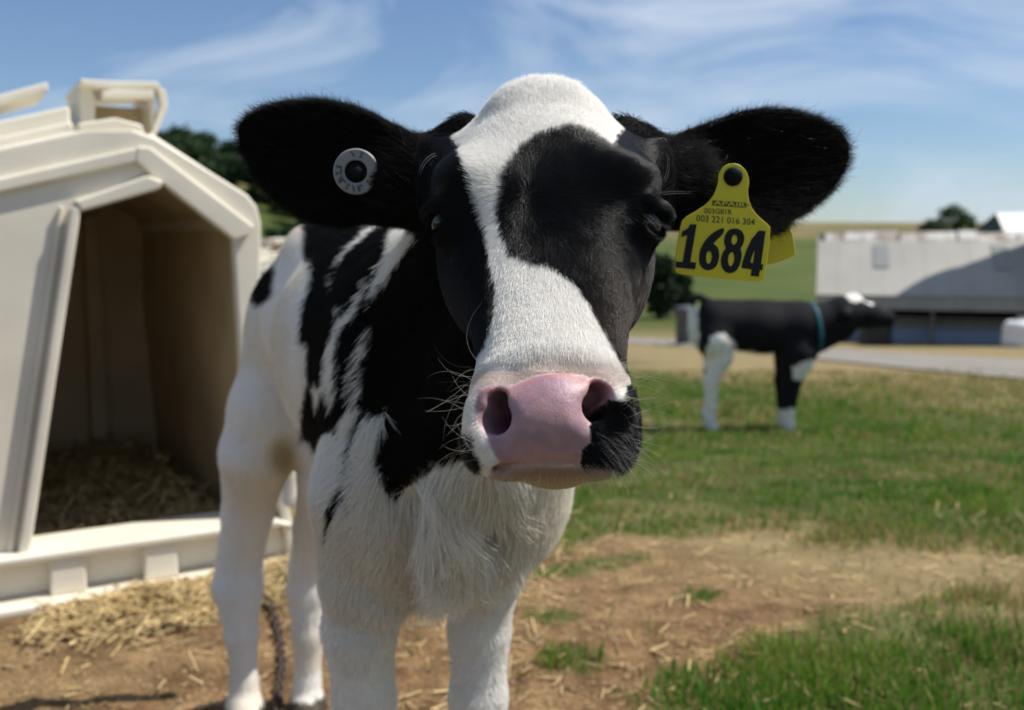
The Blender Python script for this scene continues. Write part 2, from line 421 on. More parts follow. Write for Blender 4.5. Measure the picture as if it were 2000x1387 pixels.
ch_ = straw(X, Y, .004+.012*rng.random(n_)**2, .0012+.0014*rng.random(n_), straw_cols(n_)*.85, 'chaff', 0, .15); tag(ch_, 'fine pale chaff trodden into the bare earth', 'chaff', kind='stuff')
# ------------------------------------------------------------------ pebbles and clods on the earth
X, Y = sample_view(16000, 1.2, 6, 1.0); keep = grassiness(X, Y) < .5; X, Y = X[keep], Y[keep]; n_ = len(X)
r_c = .002+.006*rng.random(n_)**3; z0 = gz_near(X, Y)
oc = np.array([[1, 0, 0], [0, 1, 0], [-1, 0, 0], [0, -1, 0], [0, 0, .8]]); jit = .6+.8*rng.random((n_, 5, 1))
V = (oc[None]*jit*r_c[:, None, None]+np.stack([X, Y, z0], 1)[:, None]).reshape(-1, 3); k = np.arange(n_)[:, None]*5
cl_o = mesh_obj('earth_clods', V, np.concatenate([k+[0, 1, 4], k+[1, 2, 4], k+[2, 3, 4], k+[3, 0, 4]]), mat('clod', (.25, .17, .10, 1), rough=1, spec=.1), cols=None)
tag(cl_o, 'small crumbs of dry brown earth on the bare ground', 'earth crumbs', kind='stuff')
print("grass", len(h), round(time.time()-T0, 1))
# ================================================================== the near calf: one continuous surface
HX = P(1068, 450, .72)[0]
HO = np.array([HX, .80, .960])                     # midline at the poll
HA = np.array([0, -.753, -.658]); HA /= np.linalg.norm(HA)      # down the face
HN = np.array([0, -HA[2]*-1, 0]); HN = np.array([0, HA[2], -HA[1]])  # out of the face
def hp(t, s, n): return HO+HA*t+np.array([s, 0, 0])+HN*n
calf = Sdf()
f_w = table([0, .03, .07, .11, .15, .19, .23, .27, .31], [.030, .048, .065, .078, .073, .061, .051, .045, .044])
f_top = table([0, .034, .066, .10, .14, .18, .22, .26, .31], [-.026, -.001, .011, .012, .005, -.003, -.006, -.004, .0])
f_bot = table([0, .04, .08, .12, .16, .20, .24, .28, .31], [-.095, -.115, -.130, -.138, -.126, -.104, -.086, -.076, -.072])
def head_fn(p):
    q = p-HO; t = q@HA; n = q@HN; s = q[..., 0]
    rr = .022; tt = np.clip(t, rr*.6, .285)
    W = f_w(tt)-rr; tp = f_top(tt)-rr; bt = f_bot(tt)+rr; nc = tp*.45+bt*.55
    up = n > nc; hh = np.where(up, tp-nc, nc-bt)
    a = np.abs(s)/W; b = np.abs(n-nc)/hh; e = 2.35
    k = (a**e+b**e)**(1/e)+1e-6; r = np.sqrt(s*s+(n-nc)**2); d = r*(1-1/k)
    return np.sqrt(np.maximum(d, 0)**2+(t-tt)**2)+np.minimum(d, 0)-rr
calf.add(head_fn, HO+[-.1, -.32, -.36], HO+[.1, .16, .06], .02)
# muzzle: boxy upper lip and nose, upright
def sbox(c, r, e, rot):
    c = np.asarray(c); r = np.asarray(r); M = np.array(rot.inverted())
    def fn(p):
        q = np.abs((p-c)@M.T)/r; k = (q**e).sum(-1)**(1/e)+1e-6
        return np.sqrt((((p-c))**2).sum(-1))*(1-1/k)
    return fn, c-r.max()*1.2, c+r.max()*1.2
MZ = P(1072, 822, .592)
fn, lo, hi = sbox(MZ, [.0470, .040, .0285], 2.9, Matrix.Rotation(R(14), 3, 'X'))
calf.add(fn, lo, hi, .022)
for sx in (-1, 1):                                   # lip corners hang lower and bulge sideways
    calf.ell(MZ+[sx*.029, -.004, -.0125], [.0195, .031, .018], .014)
    calf.ell(MZ+[sx*.0335, -.016, .006], [.0135, .018, .020], .012)    # nostril wing
calf.ell(MZ+[0, -.021, .006], [.024, .018, .023], .014)                # nose pad
calf.ell(P(1083, 897, .609), [.0310, .036, .0130], .006)               # chin
calf.cone(P(1083, 868, .632), hp(.13, 0, -.098), .022, .034, .03)      # lower jaw
for sx in (-1, 1):
    calf.ell(hp(.135, sx*.046, -.078), [.023, .052, .052], .03)        # cheek
    calf.ell(hp(.108, sx*.056, -.020), [.020, .032, .014], .034)       # brow
calf.ell(hp(.029, 0, -.019), [.041, .030, .021], .014)                   # poll
def surf(px, py, d=.50, d1=1.9):
    """first point of the calf on the sight line through a photo pixel"""
    for _ in range(80):
        v = float(calf(P(px, py, d)[None])[0])
        if v < .0003: break
        d += max(v*.8, .0003)
        if d > d1: break
    return d
# eyes: lids as a bulge round the ball, opened by an almond slit that looks sideways
EYES = {}
for sx in (-1, 1):
    c = P(1068+sx*182, 436, surf(1068+sx*182, 436)+.0085); EYES[sx] = c; print('eye', c, proj(c[None]))
    out = np.array([sx*(.68 if sx > 0 else .88), -.73 if sx > 0 else -.47, .02]); out /= np.linalg.norm(out); tn = np.cross([0, 0, 1], out); tn /= np.linalg.norm(tn); u3 = np.cross(out, tn)
    u3 = u3*math.cos(.42*sx)+tn*math.sin(.42*sx); tn = np.cross(u3, out)
    calf.ell(c, [.0178, .0178, .0175], .010)
    calf.ell(c+out*.0105+u3*.0105, [.0085, .0145, .0055], .004, rot=Matrix((out, tn, u3)).transposed())   # upper lid fold
    Mr = Matrix((out, tn, u3)).transposed()
    calf.ell(c+out*.0180, [.013, .0122, .0072], .002, rot=Mr, mode='s')

# nostrils: a soft ramp from the side that dives under a sharp inner rim
for sx, a1, a2, b1, b2, sc_c in ((-1, (964, 781, .5575), (1000, 790, .590), (962, 815, .5560), (1020, 832, .596), (946, 811, .5445)), (1, (1178, 765, .5595), (1148, 773, .592), (1174, 794, .5575), (1122, 815, .594), (1186, 790, .5460))):
    calf.ell(P(*sc_c), [.0170, .0170, .0170], .008, mode='s')
    calf.cone(P(*b1), P(*b2), .0094, .0088, .003, mode='s')
    calf.cone(P(*a1), P(*a2), .0062, .0064, .003, mode='s')
# mouth line
mpts = [P(940, 898, .580), P(975, 913, .560), P(1030, 911, .5525), P(1085, 908, .551), P(1140, 907, .5525), P(1190, 906, .560), P(1222, 896, .580)]
for a, b in zip(mpts[:-1], mpts[1:]): calf.cone(a, b, .0022, .0022, .004, mode='s')
# ears: cupped leaves with real thickness
EAR_L = [(856, 300), (827, 281), (809, 273), (775, 252), (740, 231), (694, 213), (648, 205), (601, 203), (555, 208), (510, 219), (478, 238), (468, 258), (470, 289), (484, 325), (503, 353), (530, 380), (558, 405), (592, 421), (626, 436), (660, 440), (694, 436), (728, 430), (763, 424), (800, 420), (850, 410)]
EAR_R = [(1270, 300), (1300, 288), (1336, 269), (1382, 245), (1427, 229), (1473, 221), (1518, 221), (1563, 228), (1608, 241), (1636, 255), (1653, 276), (1659, 301), (1653, 330), (1641, 351), (1620, 376), (1591, 401), (1560, 422), (1543, 434), (1518, 452), (1480, 462), (1430, 455), (1380, 440), (1330, 425), (1280, 410)]
EARS = {}
for sx, poly, bx in ((-1, EAR_L, (840, 350)), (1, EAR_R, (1290, 350))):
    base = P(bx[0], bx[1], .815); yaw = R(12)*sx           # tips sweep back a little
    U = np.array([math.cos(yaw)*sx, math.sin(yaw)*sx, 0.0]); Vv = np.array([0, .10, .995]); Wd = np.cross(U, Vv)
    if Wd[1] > 0: Wd = -Wd                                  # towards the camera: the cupped side
    Vv = np.cross(Wd, U) if np.cross(Wd, U)[2] > 0 else -np.cross(Wd, U)
    pts2 = []
    for x, y in poly:                                       # meet the ear plane
        dirv = P(x, y, 1.0)-CAM; tt = ((base-CAM)@Wd)/(dirv@Wd); q = CAM+dirv*tt-base; pts2.append((q@U, q@Vv))
    pts2 = smooth_poly(pts2, 1); EARS[sx] = (base, U, Vv, Wd, pts2)
    def ear_fn(p, base=base, U=U, Vv=Vv, Wd=Wd, pts2=pts2, sx=sx):
        q = p-base; u = q@U; v = q@Vv; wv = q@Wd
        vm = v+.012*0
        cup = 5.2*(vm**2)*sstep(-.01, .05, u)*np.clip(1.25-4.5*u, .25, 1)-.004
        thick = .0042+.016*sstep(.05, -.02, u)
        dp = sdpoly(u, v, pts2)+.003; dw = np.abs(wv-cup)-thick
        m = np.maximum(dp, dw); o = np.sqrt(np.maximum(dp, 0)**2+np.maximum(dw, 0)**2)
        return np.where(m < 0, m, o)-.002
    c = base+U*.08; calf.add(ear_fn, c-[.12, .07, .09], c+[.12, .07, .09], .016)
    calf.cone(hp(.055, sx*.055, -.07), base+U*.02+Vv*-.004, .038, .028, .025)
    # little tuft of skin behind the brow
    calf.cone(P(1225 if sx > 0 else 905, 262, .835), P(1262 if sx > 0 else 868, 300, .83), .014, .018, .012)
# neck, trunk
calf.cone(hp(.05, 0, -.075), (-.05, 1.02, .735), .064, .108, .04)
calf.cone(hp(.13, 0, -.115)+[0, .03, 0], (-.045, .955, .60), .045, .098, .05)
calf.cone((-.070, 1.03, .69), (-.178, 1.30, .70), .122, .116, .05)
calf.cone((-.178, 1.30, .70), (-.325, 1.60, .705), .116, .080, .06)
calf.cone((-.070, 1.06, .62), (-.172, 1.32, .635), .100, .100, .06)
calf.cone((-.172, 1.32, .635), (-.30, 1.56, .69), .100, .070, .06)
calf.cone((-.065, 1.04, .775), (-.330, 1.66, .812), .060, .045, .06)
calf.ell(P(880, 940, .955), [.082, .080, .095], .03)                 # breast
calf.ell(P(858, 1040, .935), [.034, .05, .052], .022)
calf.ell((-.350, 1.665, .715), [.084, .09, .080], .04)
# shoulders
calf.ell(P(757, 850, 1.00), [.052, .09, .16], .035)
calf.ell(P(1002, 910, 1.00), [.048, .07, .085], .04)
# fore legs: forearm, knee, cannon, fetlock, pastern
def G(px, py, d, z=None):
    q = P(px, py, d)
    if z is not None: q[2] = z
    return q
lf = P(708, 1300, .97); rf = P(936, 1300, 1.03)
calf.chain([P(728, 985, .958), P(711, 1120, .955), P(702, 1230, .960), P(711, 1360, .968), G(713, 1380, .968, .285), G(713, 1380, .972, .24), G(713, 1380, .972, .125), G(713, 1380, .965, .09), G(713, 1380, .945, .035)],
           [.055, .0395, .0335, .0285, .0300, .024, .020, .026, .027], .05)
calf.chain([P(985, 985, 1.02), P(950, 1100, 1.02), P(936, 1230, 1.03), P(934, 1360, 1.03), G(934, 1380, 1.03, .285), G(934, 1380, 1.035, .24), G(934, 1380, 1.035, .125), G(934, 1380, 1.03, .09), G(934, 1380, 1.01, .035)],
           [.046, .036, .0295, .0275, .0305, .024, .020, .026, .027], .05)
for a_, b_, r_0, r_1 in ((P(800, 985, .868), P(806, 1175, .905), .016, .014), (P(965, 1010, .885), P(898, 1170, .93), .016, .014)): calf.cone(a_, b_, r_0, r_1, .028, mode='s')   # creases beside the breast
# hind legs
calf.chain([P(560, 680, 1.62), P(528, 800, 1.60), P(502, 885, 1.60), P(484, 1000, 1.64), P(469, 1100, 1.67), P(465, 1145, 1.67), P(472, 1240, 1.66), P(477, 1330, 1.655), P(477, 1380, 1.645), P(480, 1425, 1.61)],
           [.060, .064, .057, .040, .036, .040, .0255, .021, .028, .030], .05)
calf.cone(P(528, 850, 1.555), P(498, 1000, 1.61), .014, .010, .012); calf.cone(P(446, 900, 1.66), P(450, 1040, 1.70), .012, .010, .014)   # tendons
calf.ell(P(448, 1062, 1.705), [.018, .022, .024], .018)             # point of hock
calf.chain([P(655, 700, 1.66), P(665, 860, 1.60), P(645, 930, 1.62), P(617, 1030, 1.67), P(603, 1110, 1.71), P(601, 1150, 1.71), P(602, 1240, 1.70), P(600, 1330, 1.69), P(600, 1380, 1.68), P(600, 1415, 1.645)],
           [.090, .066, .050, .036, .033, .034, .026, .021, .029, .030], .05)
# tail hanging behind the rump
calf.chain([(-.385, 1.755, .80), (-.41, 1.79, .70), (-.41, 1.79, .50), (-.405, 1.785, .36)], [.024, .016, .013, .016], .03)

# ---- two resolutions of the same surface, welded into one mesh
hlo, hhi = np.array([-.235, .50, .645]), np.array([.305, .90, 1.02])
V1, F1 = calf.mesh(hlo, hhi, .0032, 1)
V2, F2 = calf.mesh([-.60, .86, -.01], [.18, 1.86, 1.0], .0085, 0)
V2b, F2b = calf.mesh([-.20, .74, .40], [.14, .93, .68], .0085, 0)
CV = np.concatenate([V1, V2, V2b]); CF = np.concatenate([F1, F2+len(V1), F2b+len(V1)+len(V2)])
CN = calf.grad(CV)
print('calf', len(CV), 'verts', round(time.time()-T0, 1))

# ---- coat markings, baked on the skin as a colour attribute
WHITE = np.array([.80, .775, .735]); BLACK = np.array([.0050, .0047, .0050]); BROWN = np.array([.034, .020, .013])
PINK = np.array([.43, .258, .268]); BEIGE = np.array([.44, .34, .29]); CREAM = np.array([.66, .55, .44])
blaze_l = [(909, 239), (884, 272), (899, 302), (916, 346), (933, 399), (949, 442), (956, 482), (962, 531), (968, 560), (969, 583), (963, 613), (956, 646), (946, 673), (932, 692), (922, 705)]
blaze_r = [(1216, 258), (1211, 264), (1195, 288), (1180, 276), (1165, 269), (1132, 252), (1108, 249), (1075, 259), (1042, 272), (1016, 296), (999, 322), (986, 345), (981, 382), (976, 415), (977, 442), (988, 468), (996, 495), (1016, 501), (1039, 511), (1065, 515), (1089, 528), (1108, 543), (1120, 551), (1138, 573), (1152, 600), (1168, 629), (1182, 656), (1196, 679), (1209, 702), (1221, 730)]
P_WHITE_FACE = blaze_l+[(880, 740), (860, 1000), (1290, 1000), (1290, 745)]+blaze_r[::-1]+[(1300, 200), (1160, 60), (960, 60), (860, 190)]
P_MUZ_BLACK = [(1226, 752), (1218, 785), (1201, 780), (1186, 785), (1172, 813), (1152, 829), (1156, 852), (1148, 872), (1135, 882), (1135, 906), (1172, 905), (1195, 918), (1240, 925), (1290, 880), (1290, 752)]
P_MUZ_BLACK2 = [(860, 842), (908, 846), (926, 855), (928, 884), (944, 912), (935, 935), (880, 935)]
P_PAD = [(933, 766), (959, 752), (992, 754), (1026, 740), (1052, 731), (1102, 725), (1145, 733), (1178, 742), (1198, 757), (1202, 779), (1186, 785), (1172, 813), (1152, 829), (1156, 852), (1148, 872), (1135, 882), (1136, 908), (1082, 911), (1026, 915), (979, 915), (962, 884), (948, 850), (934, 822), (927, 793)]
P_LIP = [(962, 908), (1030, 909), (1090, 906), (1195, 902), (1190, 935), (1120, 965), (1040, 965), (960, 940)]
BODY_BLACK = [
 [(470, 545), (519, 512), (546, 480), (539, 508), (537, 551), (533, 580), (504, 598), (494, 587), (486, 569), (477, 580), (464, 612), (440, 600), (440, 560)],
 [(590, 425), (598, 458), (595, 486), (607, 512), (607, 544), (605, 573), (595, 584), (591, 616), (586, 667), (602, 667), (602, 742), (591, 789), (585, 865), (602, 861), (612, 884), (631, 850), (640, 843), (660, 832), (667, 848), (682, 797), (699, 789), (708, 797), (690, 850), (680, 939), (651, 966), (643, 1001), (631, 1063), (647, 1024), (663, 1005), (678, 962), (690, 998), (698, 997), (691, 950), (707, 881), (712, 830), (714, 800), (735, 808), (757, 797), (745, 830), (740, 850), (740, 900), (752, 947), (767, 974), (783, 962), (806, 935), (845, 912), (880, 897), (960, 880), (1180, 900), (1180, 420), (900, 300)],
]
BODY_WHITE = [
 [(757, 427), (717, 447), (667, 497), (649, 544), (645, 577), (652, 545), (660, 519), (674, 497), (724, 454), (765, 432)],
 [(778, 420), (822, 454), (789, 501), (768, 526), (757, 558), (753, 544), (732, 580), (724, 602), (727, 566), (742, 522), (762, 490), (770, 458)],
 [(674, 587), (668, 605), (672, 616), (688, 605), (724, 537), (728, 542), (699, 613), (685, 631), (676, 630), (667, 645), (660, 674), (658, 760), (652, 804), (645, 764), (631, 757), (616, 807), (614, 760), (612, 739), (620, 752), (634, 746), (641, 681), (660, 631), (666, 594)],
 [(721, 631), (717, 681), (706, 724), (706, 782), (699, 782), (696, 724), (703, 681), (714, 652)],
]
def head_mask(p):
    """front of the head, from the poll to the chin"""
    q = p-HO; return (q@HA > -.012) & (q@HN > -.135) & (np.abs(q[:, 0]) < .102) & (p[:, 1] < .80)
def ear_mask(p):
    m = np.zeros(len(p), bool)
    for sx in (-1, 1):
        base, U, Vv, Wd, _ = EARS[sx]; q = p-base; m |= (q@U > -.004) & (np.abs(q@Wd) < .055) & (np.abs(q@Vv) < .1)
    return m
def coat(p, jit=0.0):
    """colour of the coat at surface points; jit loosens the borders hair by hair (photo pixels)"""
    x, y = proj(p); n = len(p)
    if jit: x = x+rng.normal(0, jit, n); y = y+rng.normal(0, jit, n)
    wob = (fbm(p, 160.)-.5)*9; x = x+wob; y = y+(fbm(p+3.1, 160.)-.5)*9
    c = np.tile(WHITE, (n, 1)); bare = np.zeros(n)
    hm = head_mask(p); em = ear_mask(p)
    # trunk
    blk = np.zeros(n, bool)
    for poly in BODY_BLACK: blk |= inpoly(x, y, poly)
    for poly in BODY_WHITE: blk &= ~inpoly(x, y, poly)
    # flank turned away from the lens: free patches of the same kind
    away = (p[:, 1] > .98) & (p[:, 0]+.078 > -(p[:, 1]-1.0)*.43+.085)
    blk = np.where(away, (fbm(p+2.7, 4.2, 3) > .48) & (p[:, 2] > .45), blk)
    blk &= (p[:, 2] > .40)
    c[blk] = BLACK
    # head
    face_white = inpoly(x, y, P_WHITE_FACE)
    hb = hm & ~face_white; c[hm] = WHITE; c[hb] = BLACK
    low = sstep(440, 640, y)*sstep(1120, 1200, x)+sstep(480, 600, y)*sstep(930, 850, x)
    c[hb] += np.clip(low[hb], 0, 1)[:, None]*(BROWN-BLACK)
    back = (~hm) & (p[:, 1] < .86) & (p[:, 2] > .76); c[back] = BLACK
    c[em] = BLACK
    mb = (inpoly(x, y, P_MUZ_BLACK) | inpoly(x, y, P_MUZ_BLACK2)) & (p[:, 1] < .66); c[mb] = BLACK
    front = p[:, 1] < .64
    sdp = np.where(front, sdpoly(x, y, P_PAD), 99)
    f = sstep(6, -5, sdp)*~mb; bare = np.maximum(bare, sstep(3, -3, sdp)*~mb)
    tcol = PINK*(.84+.30*fbm(p, 420.)[:, None]); mv = sstep(.40, .68, fbm(p+6, 75., 3))[:, None]; tcol = tcol*(1-mv*np.array([.22, .20, .08])); rd = (sstep(-20, -3, sdp)*sstep(785, 745, y))[:, None]; tcol = tcol+(np.array([.44, .19, .18])-tcol)*rd*.55
    c = c+(tcol-c)*f[:, None]
    top = front*sstep(58, 4, sdp)*(sdp > 0)*sstep(772, 740, y)*~mb       # thin beige hair above the nose
    c = c+(BEIGE*(.85+.3*fbm(p, 500.)[:, None])-c)*(top*.8)[:, None]
    lip = front & inpoly(x, y, P_LIP) & ~mb & (y > 909); lf = sstep(912, 945, y)[:, None]; c = np.where(lip[:, None], np.array([.42, .29, .24])*(1-lf)+np.array([.52, .44, .32])*lf, c); bare[lip] = .2  # pinkish to yellowish lip, its shade darkened into the colour
    st = sstep(40, 8, np.hypot((x-553)/1.0, (y-890)/1.4))*(p[:, 1] > 1.3); c = c+(np.array([.36, .27, .10])-c)*(st*.75)[:, None]
    st2 = sstep(150, 30, np.hypot(x-940, (y-940)*1.6))*(p[:, 1] > .8)*(p[:, 1] < 1.1)*~blk*.35; c = c+(np.array([.52, .44, .27])-c)*st2[:, None]
    tint = (sstep(.45, .7, fbm(p+11, 9., 3))*.35+sstep(.35, .05, p[:, 2])*.25*fbm(p, 30.))*(c[:, 0] > .4)*(p[:, 1] > .85); c = c*(1-tint[:, None]*np.array([.16, .24, .42]))
    hoof = p[:, 2] < .030; c[hoof] = np.array([.09, .075, .06])
    return c, bare
ccol, cbare = coat(CV)
def coat_material(name, hair=False):
    m = bpy.data.materials.new(name); m.use_nodes = True; n = m.node_tree.nodes; l = m.node_tree.links; b = n['Principled BSDF']
    a = n.new('ShaderNodeAttribute'); a.attribute_name = 'col'; l.new(a.outputs['Color'], b.inputs['Base Color'])
    if hair:
        b.inputs['Roughness'].default_value = .27; sc1 = n.new('ShaderNodeSeparateColor'); l.new(a.outputs['Color'], sc1.inputs[0]); mp1 = n.new('ShaderNodeMapRange'); mp1.inputs['From Max'].default_value = .3; mp1.inputs['To Min'].default_value = .32; mp1.inputs['To Max'].default_value = .12; l.new(sc1.outputs[0], mp1.inputs[0]); l.new(mp1.outputs[0], b.inputs['Specular IOR Level'])
        tr = n.new('ShaderNodeBsdfTranslucent'); l.new(a.outputs['Color'], tr.inputs['Color'])
        ms = n.new('ShaderNodeMixShader'); ms.inputs[0].default_value = .25
        l.new(b.outputs[0], ms.inputs[1]); l.new(tr.outputs[0], ms.inputs[2]); l.new(ms.outputs[0], n['Material Output'].inputs['Surface'])
    else:
        w_ = n.new('ShaderNodeAttribute'); w_.attribute_name = 'bare'
        mr = n.new('ShaderNodeMapRange'); mr.inputs['To Min'].default_value = .85; mr.inputs['To Max'].default_value = .46
        l.new(w_.outputs['Fac'], mr.inputs[0])
        t = n.new('ShaderNodeTexCoord')
        vo = n.new('ShaderNodeTexVoronoi'); vo.feature = 'DISTANCE_TO_EDGE'; vo.inputs['Scale'].default_value = 420
        nz = n.new('ShaderNodeTexNoise'); nz.inputs['Scale'].default_value = 120; nz.inputs['Detail'].default_value = 4
        mpn = n.new('ShaderNodeVectorMath'); mpn.operation = 'MULTIPLY_ADD'; mpn.inputs[1].default_value = (.004, .004, .004)
        l.new(t.outputs['Object'], nz.inputs['Vector']); l.new(nz.outputs['Color'], mpn.inputs[0]); l.new(t.outputs['Object'], mpn.inputs[2]); l.new(mpn.outputs[0], vo.inputs['Vector'])
        mm = n.new('ShaderNodeMapRange'); mm.inputs['From Max'].default_value = .12; l.new(vo.outputs['Distance'], mm.inputs[0])
        bp = n.new('ShaderNodeBump'); bp.inputs['Distance'].default_value = .0006
        sm = n.new('ShaderNodeMath'); sm.operation = 'MULTIPLY'; sm.inputs[1].default_value = .17; l.new(w_.outputs['Fac'], sm.inputs[0])
        l.new(sm.outputs[0], bp.inputs['Strength']); l.new(mm.outputs[0], bp.inputs['Height'])
        b2 = n.new('ShaderNodeBump'); b2.inputs['Distance'].default_value = .0012; b2.inputs['Strength'].default_value = .35
        l.new(nz.outputs[0], b2.inputs['Height']); l.new(bp.outputs[0], b2.inputs['Normal']); l.new(b2.outputs[0], b.inputs['Normal'])
        rn = n.new('ShaderNodeMath'); rn.operation = 'MULTIPLY_ADD'; rn.inputs[1].default_value = .25; l.new(nz.outputs[0], rn.inputs[0]); l.new(mr.outputs[0], rn.inputs[2])
        sb = n.new('ShaderNodeMath'); sb.operation = 'SUBTRACT'; sb.inputs[1].default_value = .12; l.new(rn.outputs[0], sb.inputs[0]); l.new(sb.outputs[0], b.inputs['Roughness'])
        mrs = n.new('ShaderNodeMapRange'); mrs.inputs['To Min'].default_value = .08; mrs.inputs['To Max'].default_value = .5; l.new(w_.outputs['Fac'], mrs.inputs[0]); l.new(mrs.outputs[0], b.inputs['Specular IOR Level'])
        l.new(w_.outputs['Fac'], b.inputs['Subsurface Weight']); b.inputs['Subsurface Radius'].default_value = (.005, .0018, .0012); b.inputs['Subsurface Scale'].default_value = 1.0
    return m
M_COAT = coat_material('calf_skin'); M_HAIR = coat_material('calf_hair', True); M_HAIR_B = coat_material('calf_body_hair', True)
M_HAIR_B.node_tree.nodes['Principled BSDF'].inputs['Roughness'].default_value = .6; M_HAIR_B.node_tree.nodes['Map Range'].inputs['To Min'].default_value = .12
calf_root = empty('calf', (-.1, 1.2, 0), 'black and white calf with pink nose facing the camera close up', 'calf')
body = mesh_obj('body', CV, CF, M_COAT, smooth=True, cols=ccol)
a = body.data.attributes.new('bare', 'FLOAT', 'POINT'); a.data.foreach_set('value', cbare.astype(np.float32))
body.data.attributes.new('n0', 'FLOAT_VECTOR', 'POINT')
body.data.attributes.remove(body.data.attributes['n0'])
reparent(body, calf_root)

def uv_sphere(c, r, n=24, m=14, sc3=(1, 1, 1)):
    vs = []; fs = []
    for j in range(m+1):
        th = math.pi*j/m
        for i in range(n):
            ph = 2*math.pi*i/n; vs.append((c[0]+r*sc3[0]*math.sin(th)*math.cos(ph), c[1]+r*sc3[1]*math.sin(th)*math.sin(ph), c[2]+r*sc3[2]*math.cos(th)))
    for j in range(m):
        for i in range(n): fs.append((j*n+i, j*n+(i+1) % n, (j+1)*n+(i+1) % n, (j+1)*n+i))
    return vs, fs
M_EYE = mat('calf_eye', (.006, .005, .006, 1), rough=.06, spec=.5)
for sx in (-1, 1):
    v, f = uv_sphere(EYES[sx]+np.array([sx*.0010, -.0008, 0]), .0150)
    reparent(mesh_obj('eye', v, f, M_EYE, smooth=True), calf_root)

# ------------------------------------------------------------------ hair
def curves_obj(name, pts, rad, cols, m, parent):
    """pts (n,k,3) hair strands; rad root radius (n,)"""
    n, k, _ = pts.shape
    hc = bpy.data.hair_curves.new(name); hc.add_curves([k]*n)
    hc.attributes['position'].data.foreach_set('vector', pts.astype(np.float32).ravel())
    ra = hc.attributes.get('radius') or hc.attributes.new('radius', 'FLOAT', 'POINT')
    prof = np.linspace(1, .25, k)[None, :]*np.asarray(rad)[:, None]
    ra.data.foreach_set('value', prof.astype(np.float32).ravel())
    ca = hc.attributes.new('col', 'FLOAT_COLOR', 'CURVE'); c4 = np.ones((n, 4), np.float32); c4[:, :3] = cols
    ca.data.foreach_set('color', c4.ravel())
    hc.materials.append(m)
    o = bpy.data.objects.new(name, hc); COL.objects.link(o); reparent(o, parent); return o

TRI = np.concatenate([CF[:, [0, 1, 2]], CF[:, [0, 2, 3]]])
TA = CV[TRI[:, 0]]; TB = CV[TRI[:, 1]]; TCc = CV[TRI[:, 2]]
AREA = np.linalg.norm(np.cross(TB-TA, TCc-TA), axis=1)/2; CEN = (TA+TB+TCc)/3; TN = CN[TRI].mean(1); TN /= np.linalg.norm(TN, axis=1, keepdims=True)
def scatter(dens):
    """dens per triangle (strands per m2) -> points, normals"""
    ex = AREA*dens; n = np.floor(ex+rng.random(len(ex))).astype(int); i = np.repeat(np.arange(len(n)), n)
    r1 = np.sqrt(rng.random(len(i))); r2 = rng.random(len(i))
    wts = np.stack([1-r1, r1*(1-r2), r1*r2], 1)
    p = (CV[TRI[i]]*wts[:, :, None]).sum(1); nn = (CN[TRI[i]]*wts[:, :, None]).sum(1)
    return p, nn/np.linalg.norm(nn, axis=1, keepdims=True)
def unit(v): return v/(np.linalg.norm(v, axis=1, keepdims=True)+1e-9)
def tang(d, n): return unit(d-n*(d*n).sum(1, keepdims=True))
def strands(p, n, flow, length, lift, curl=.35, k=5):
    """short hairs: leave the skin with lift, bend to the flow"""
    t = tang(flow, n); h = length[:, None]/(k-1); pts = [p-n*.0004]; d = unit(t*(1-lift[:, None])+n*lift[:, None]); cur = p
    for i in range(k-1):
        cur = cur+d*h; pts.append(cur); d = unit(d+t*curl*.5-n*curl*.18)
    return np.stack(pts, 1)
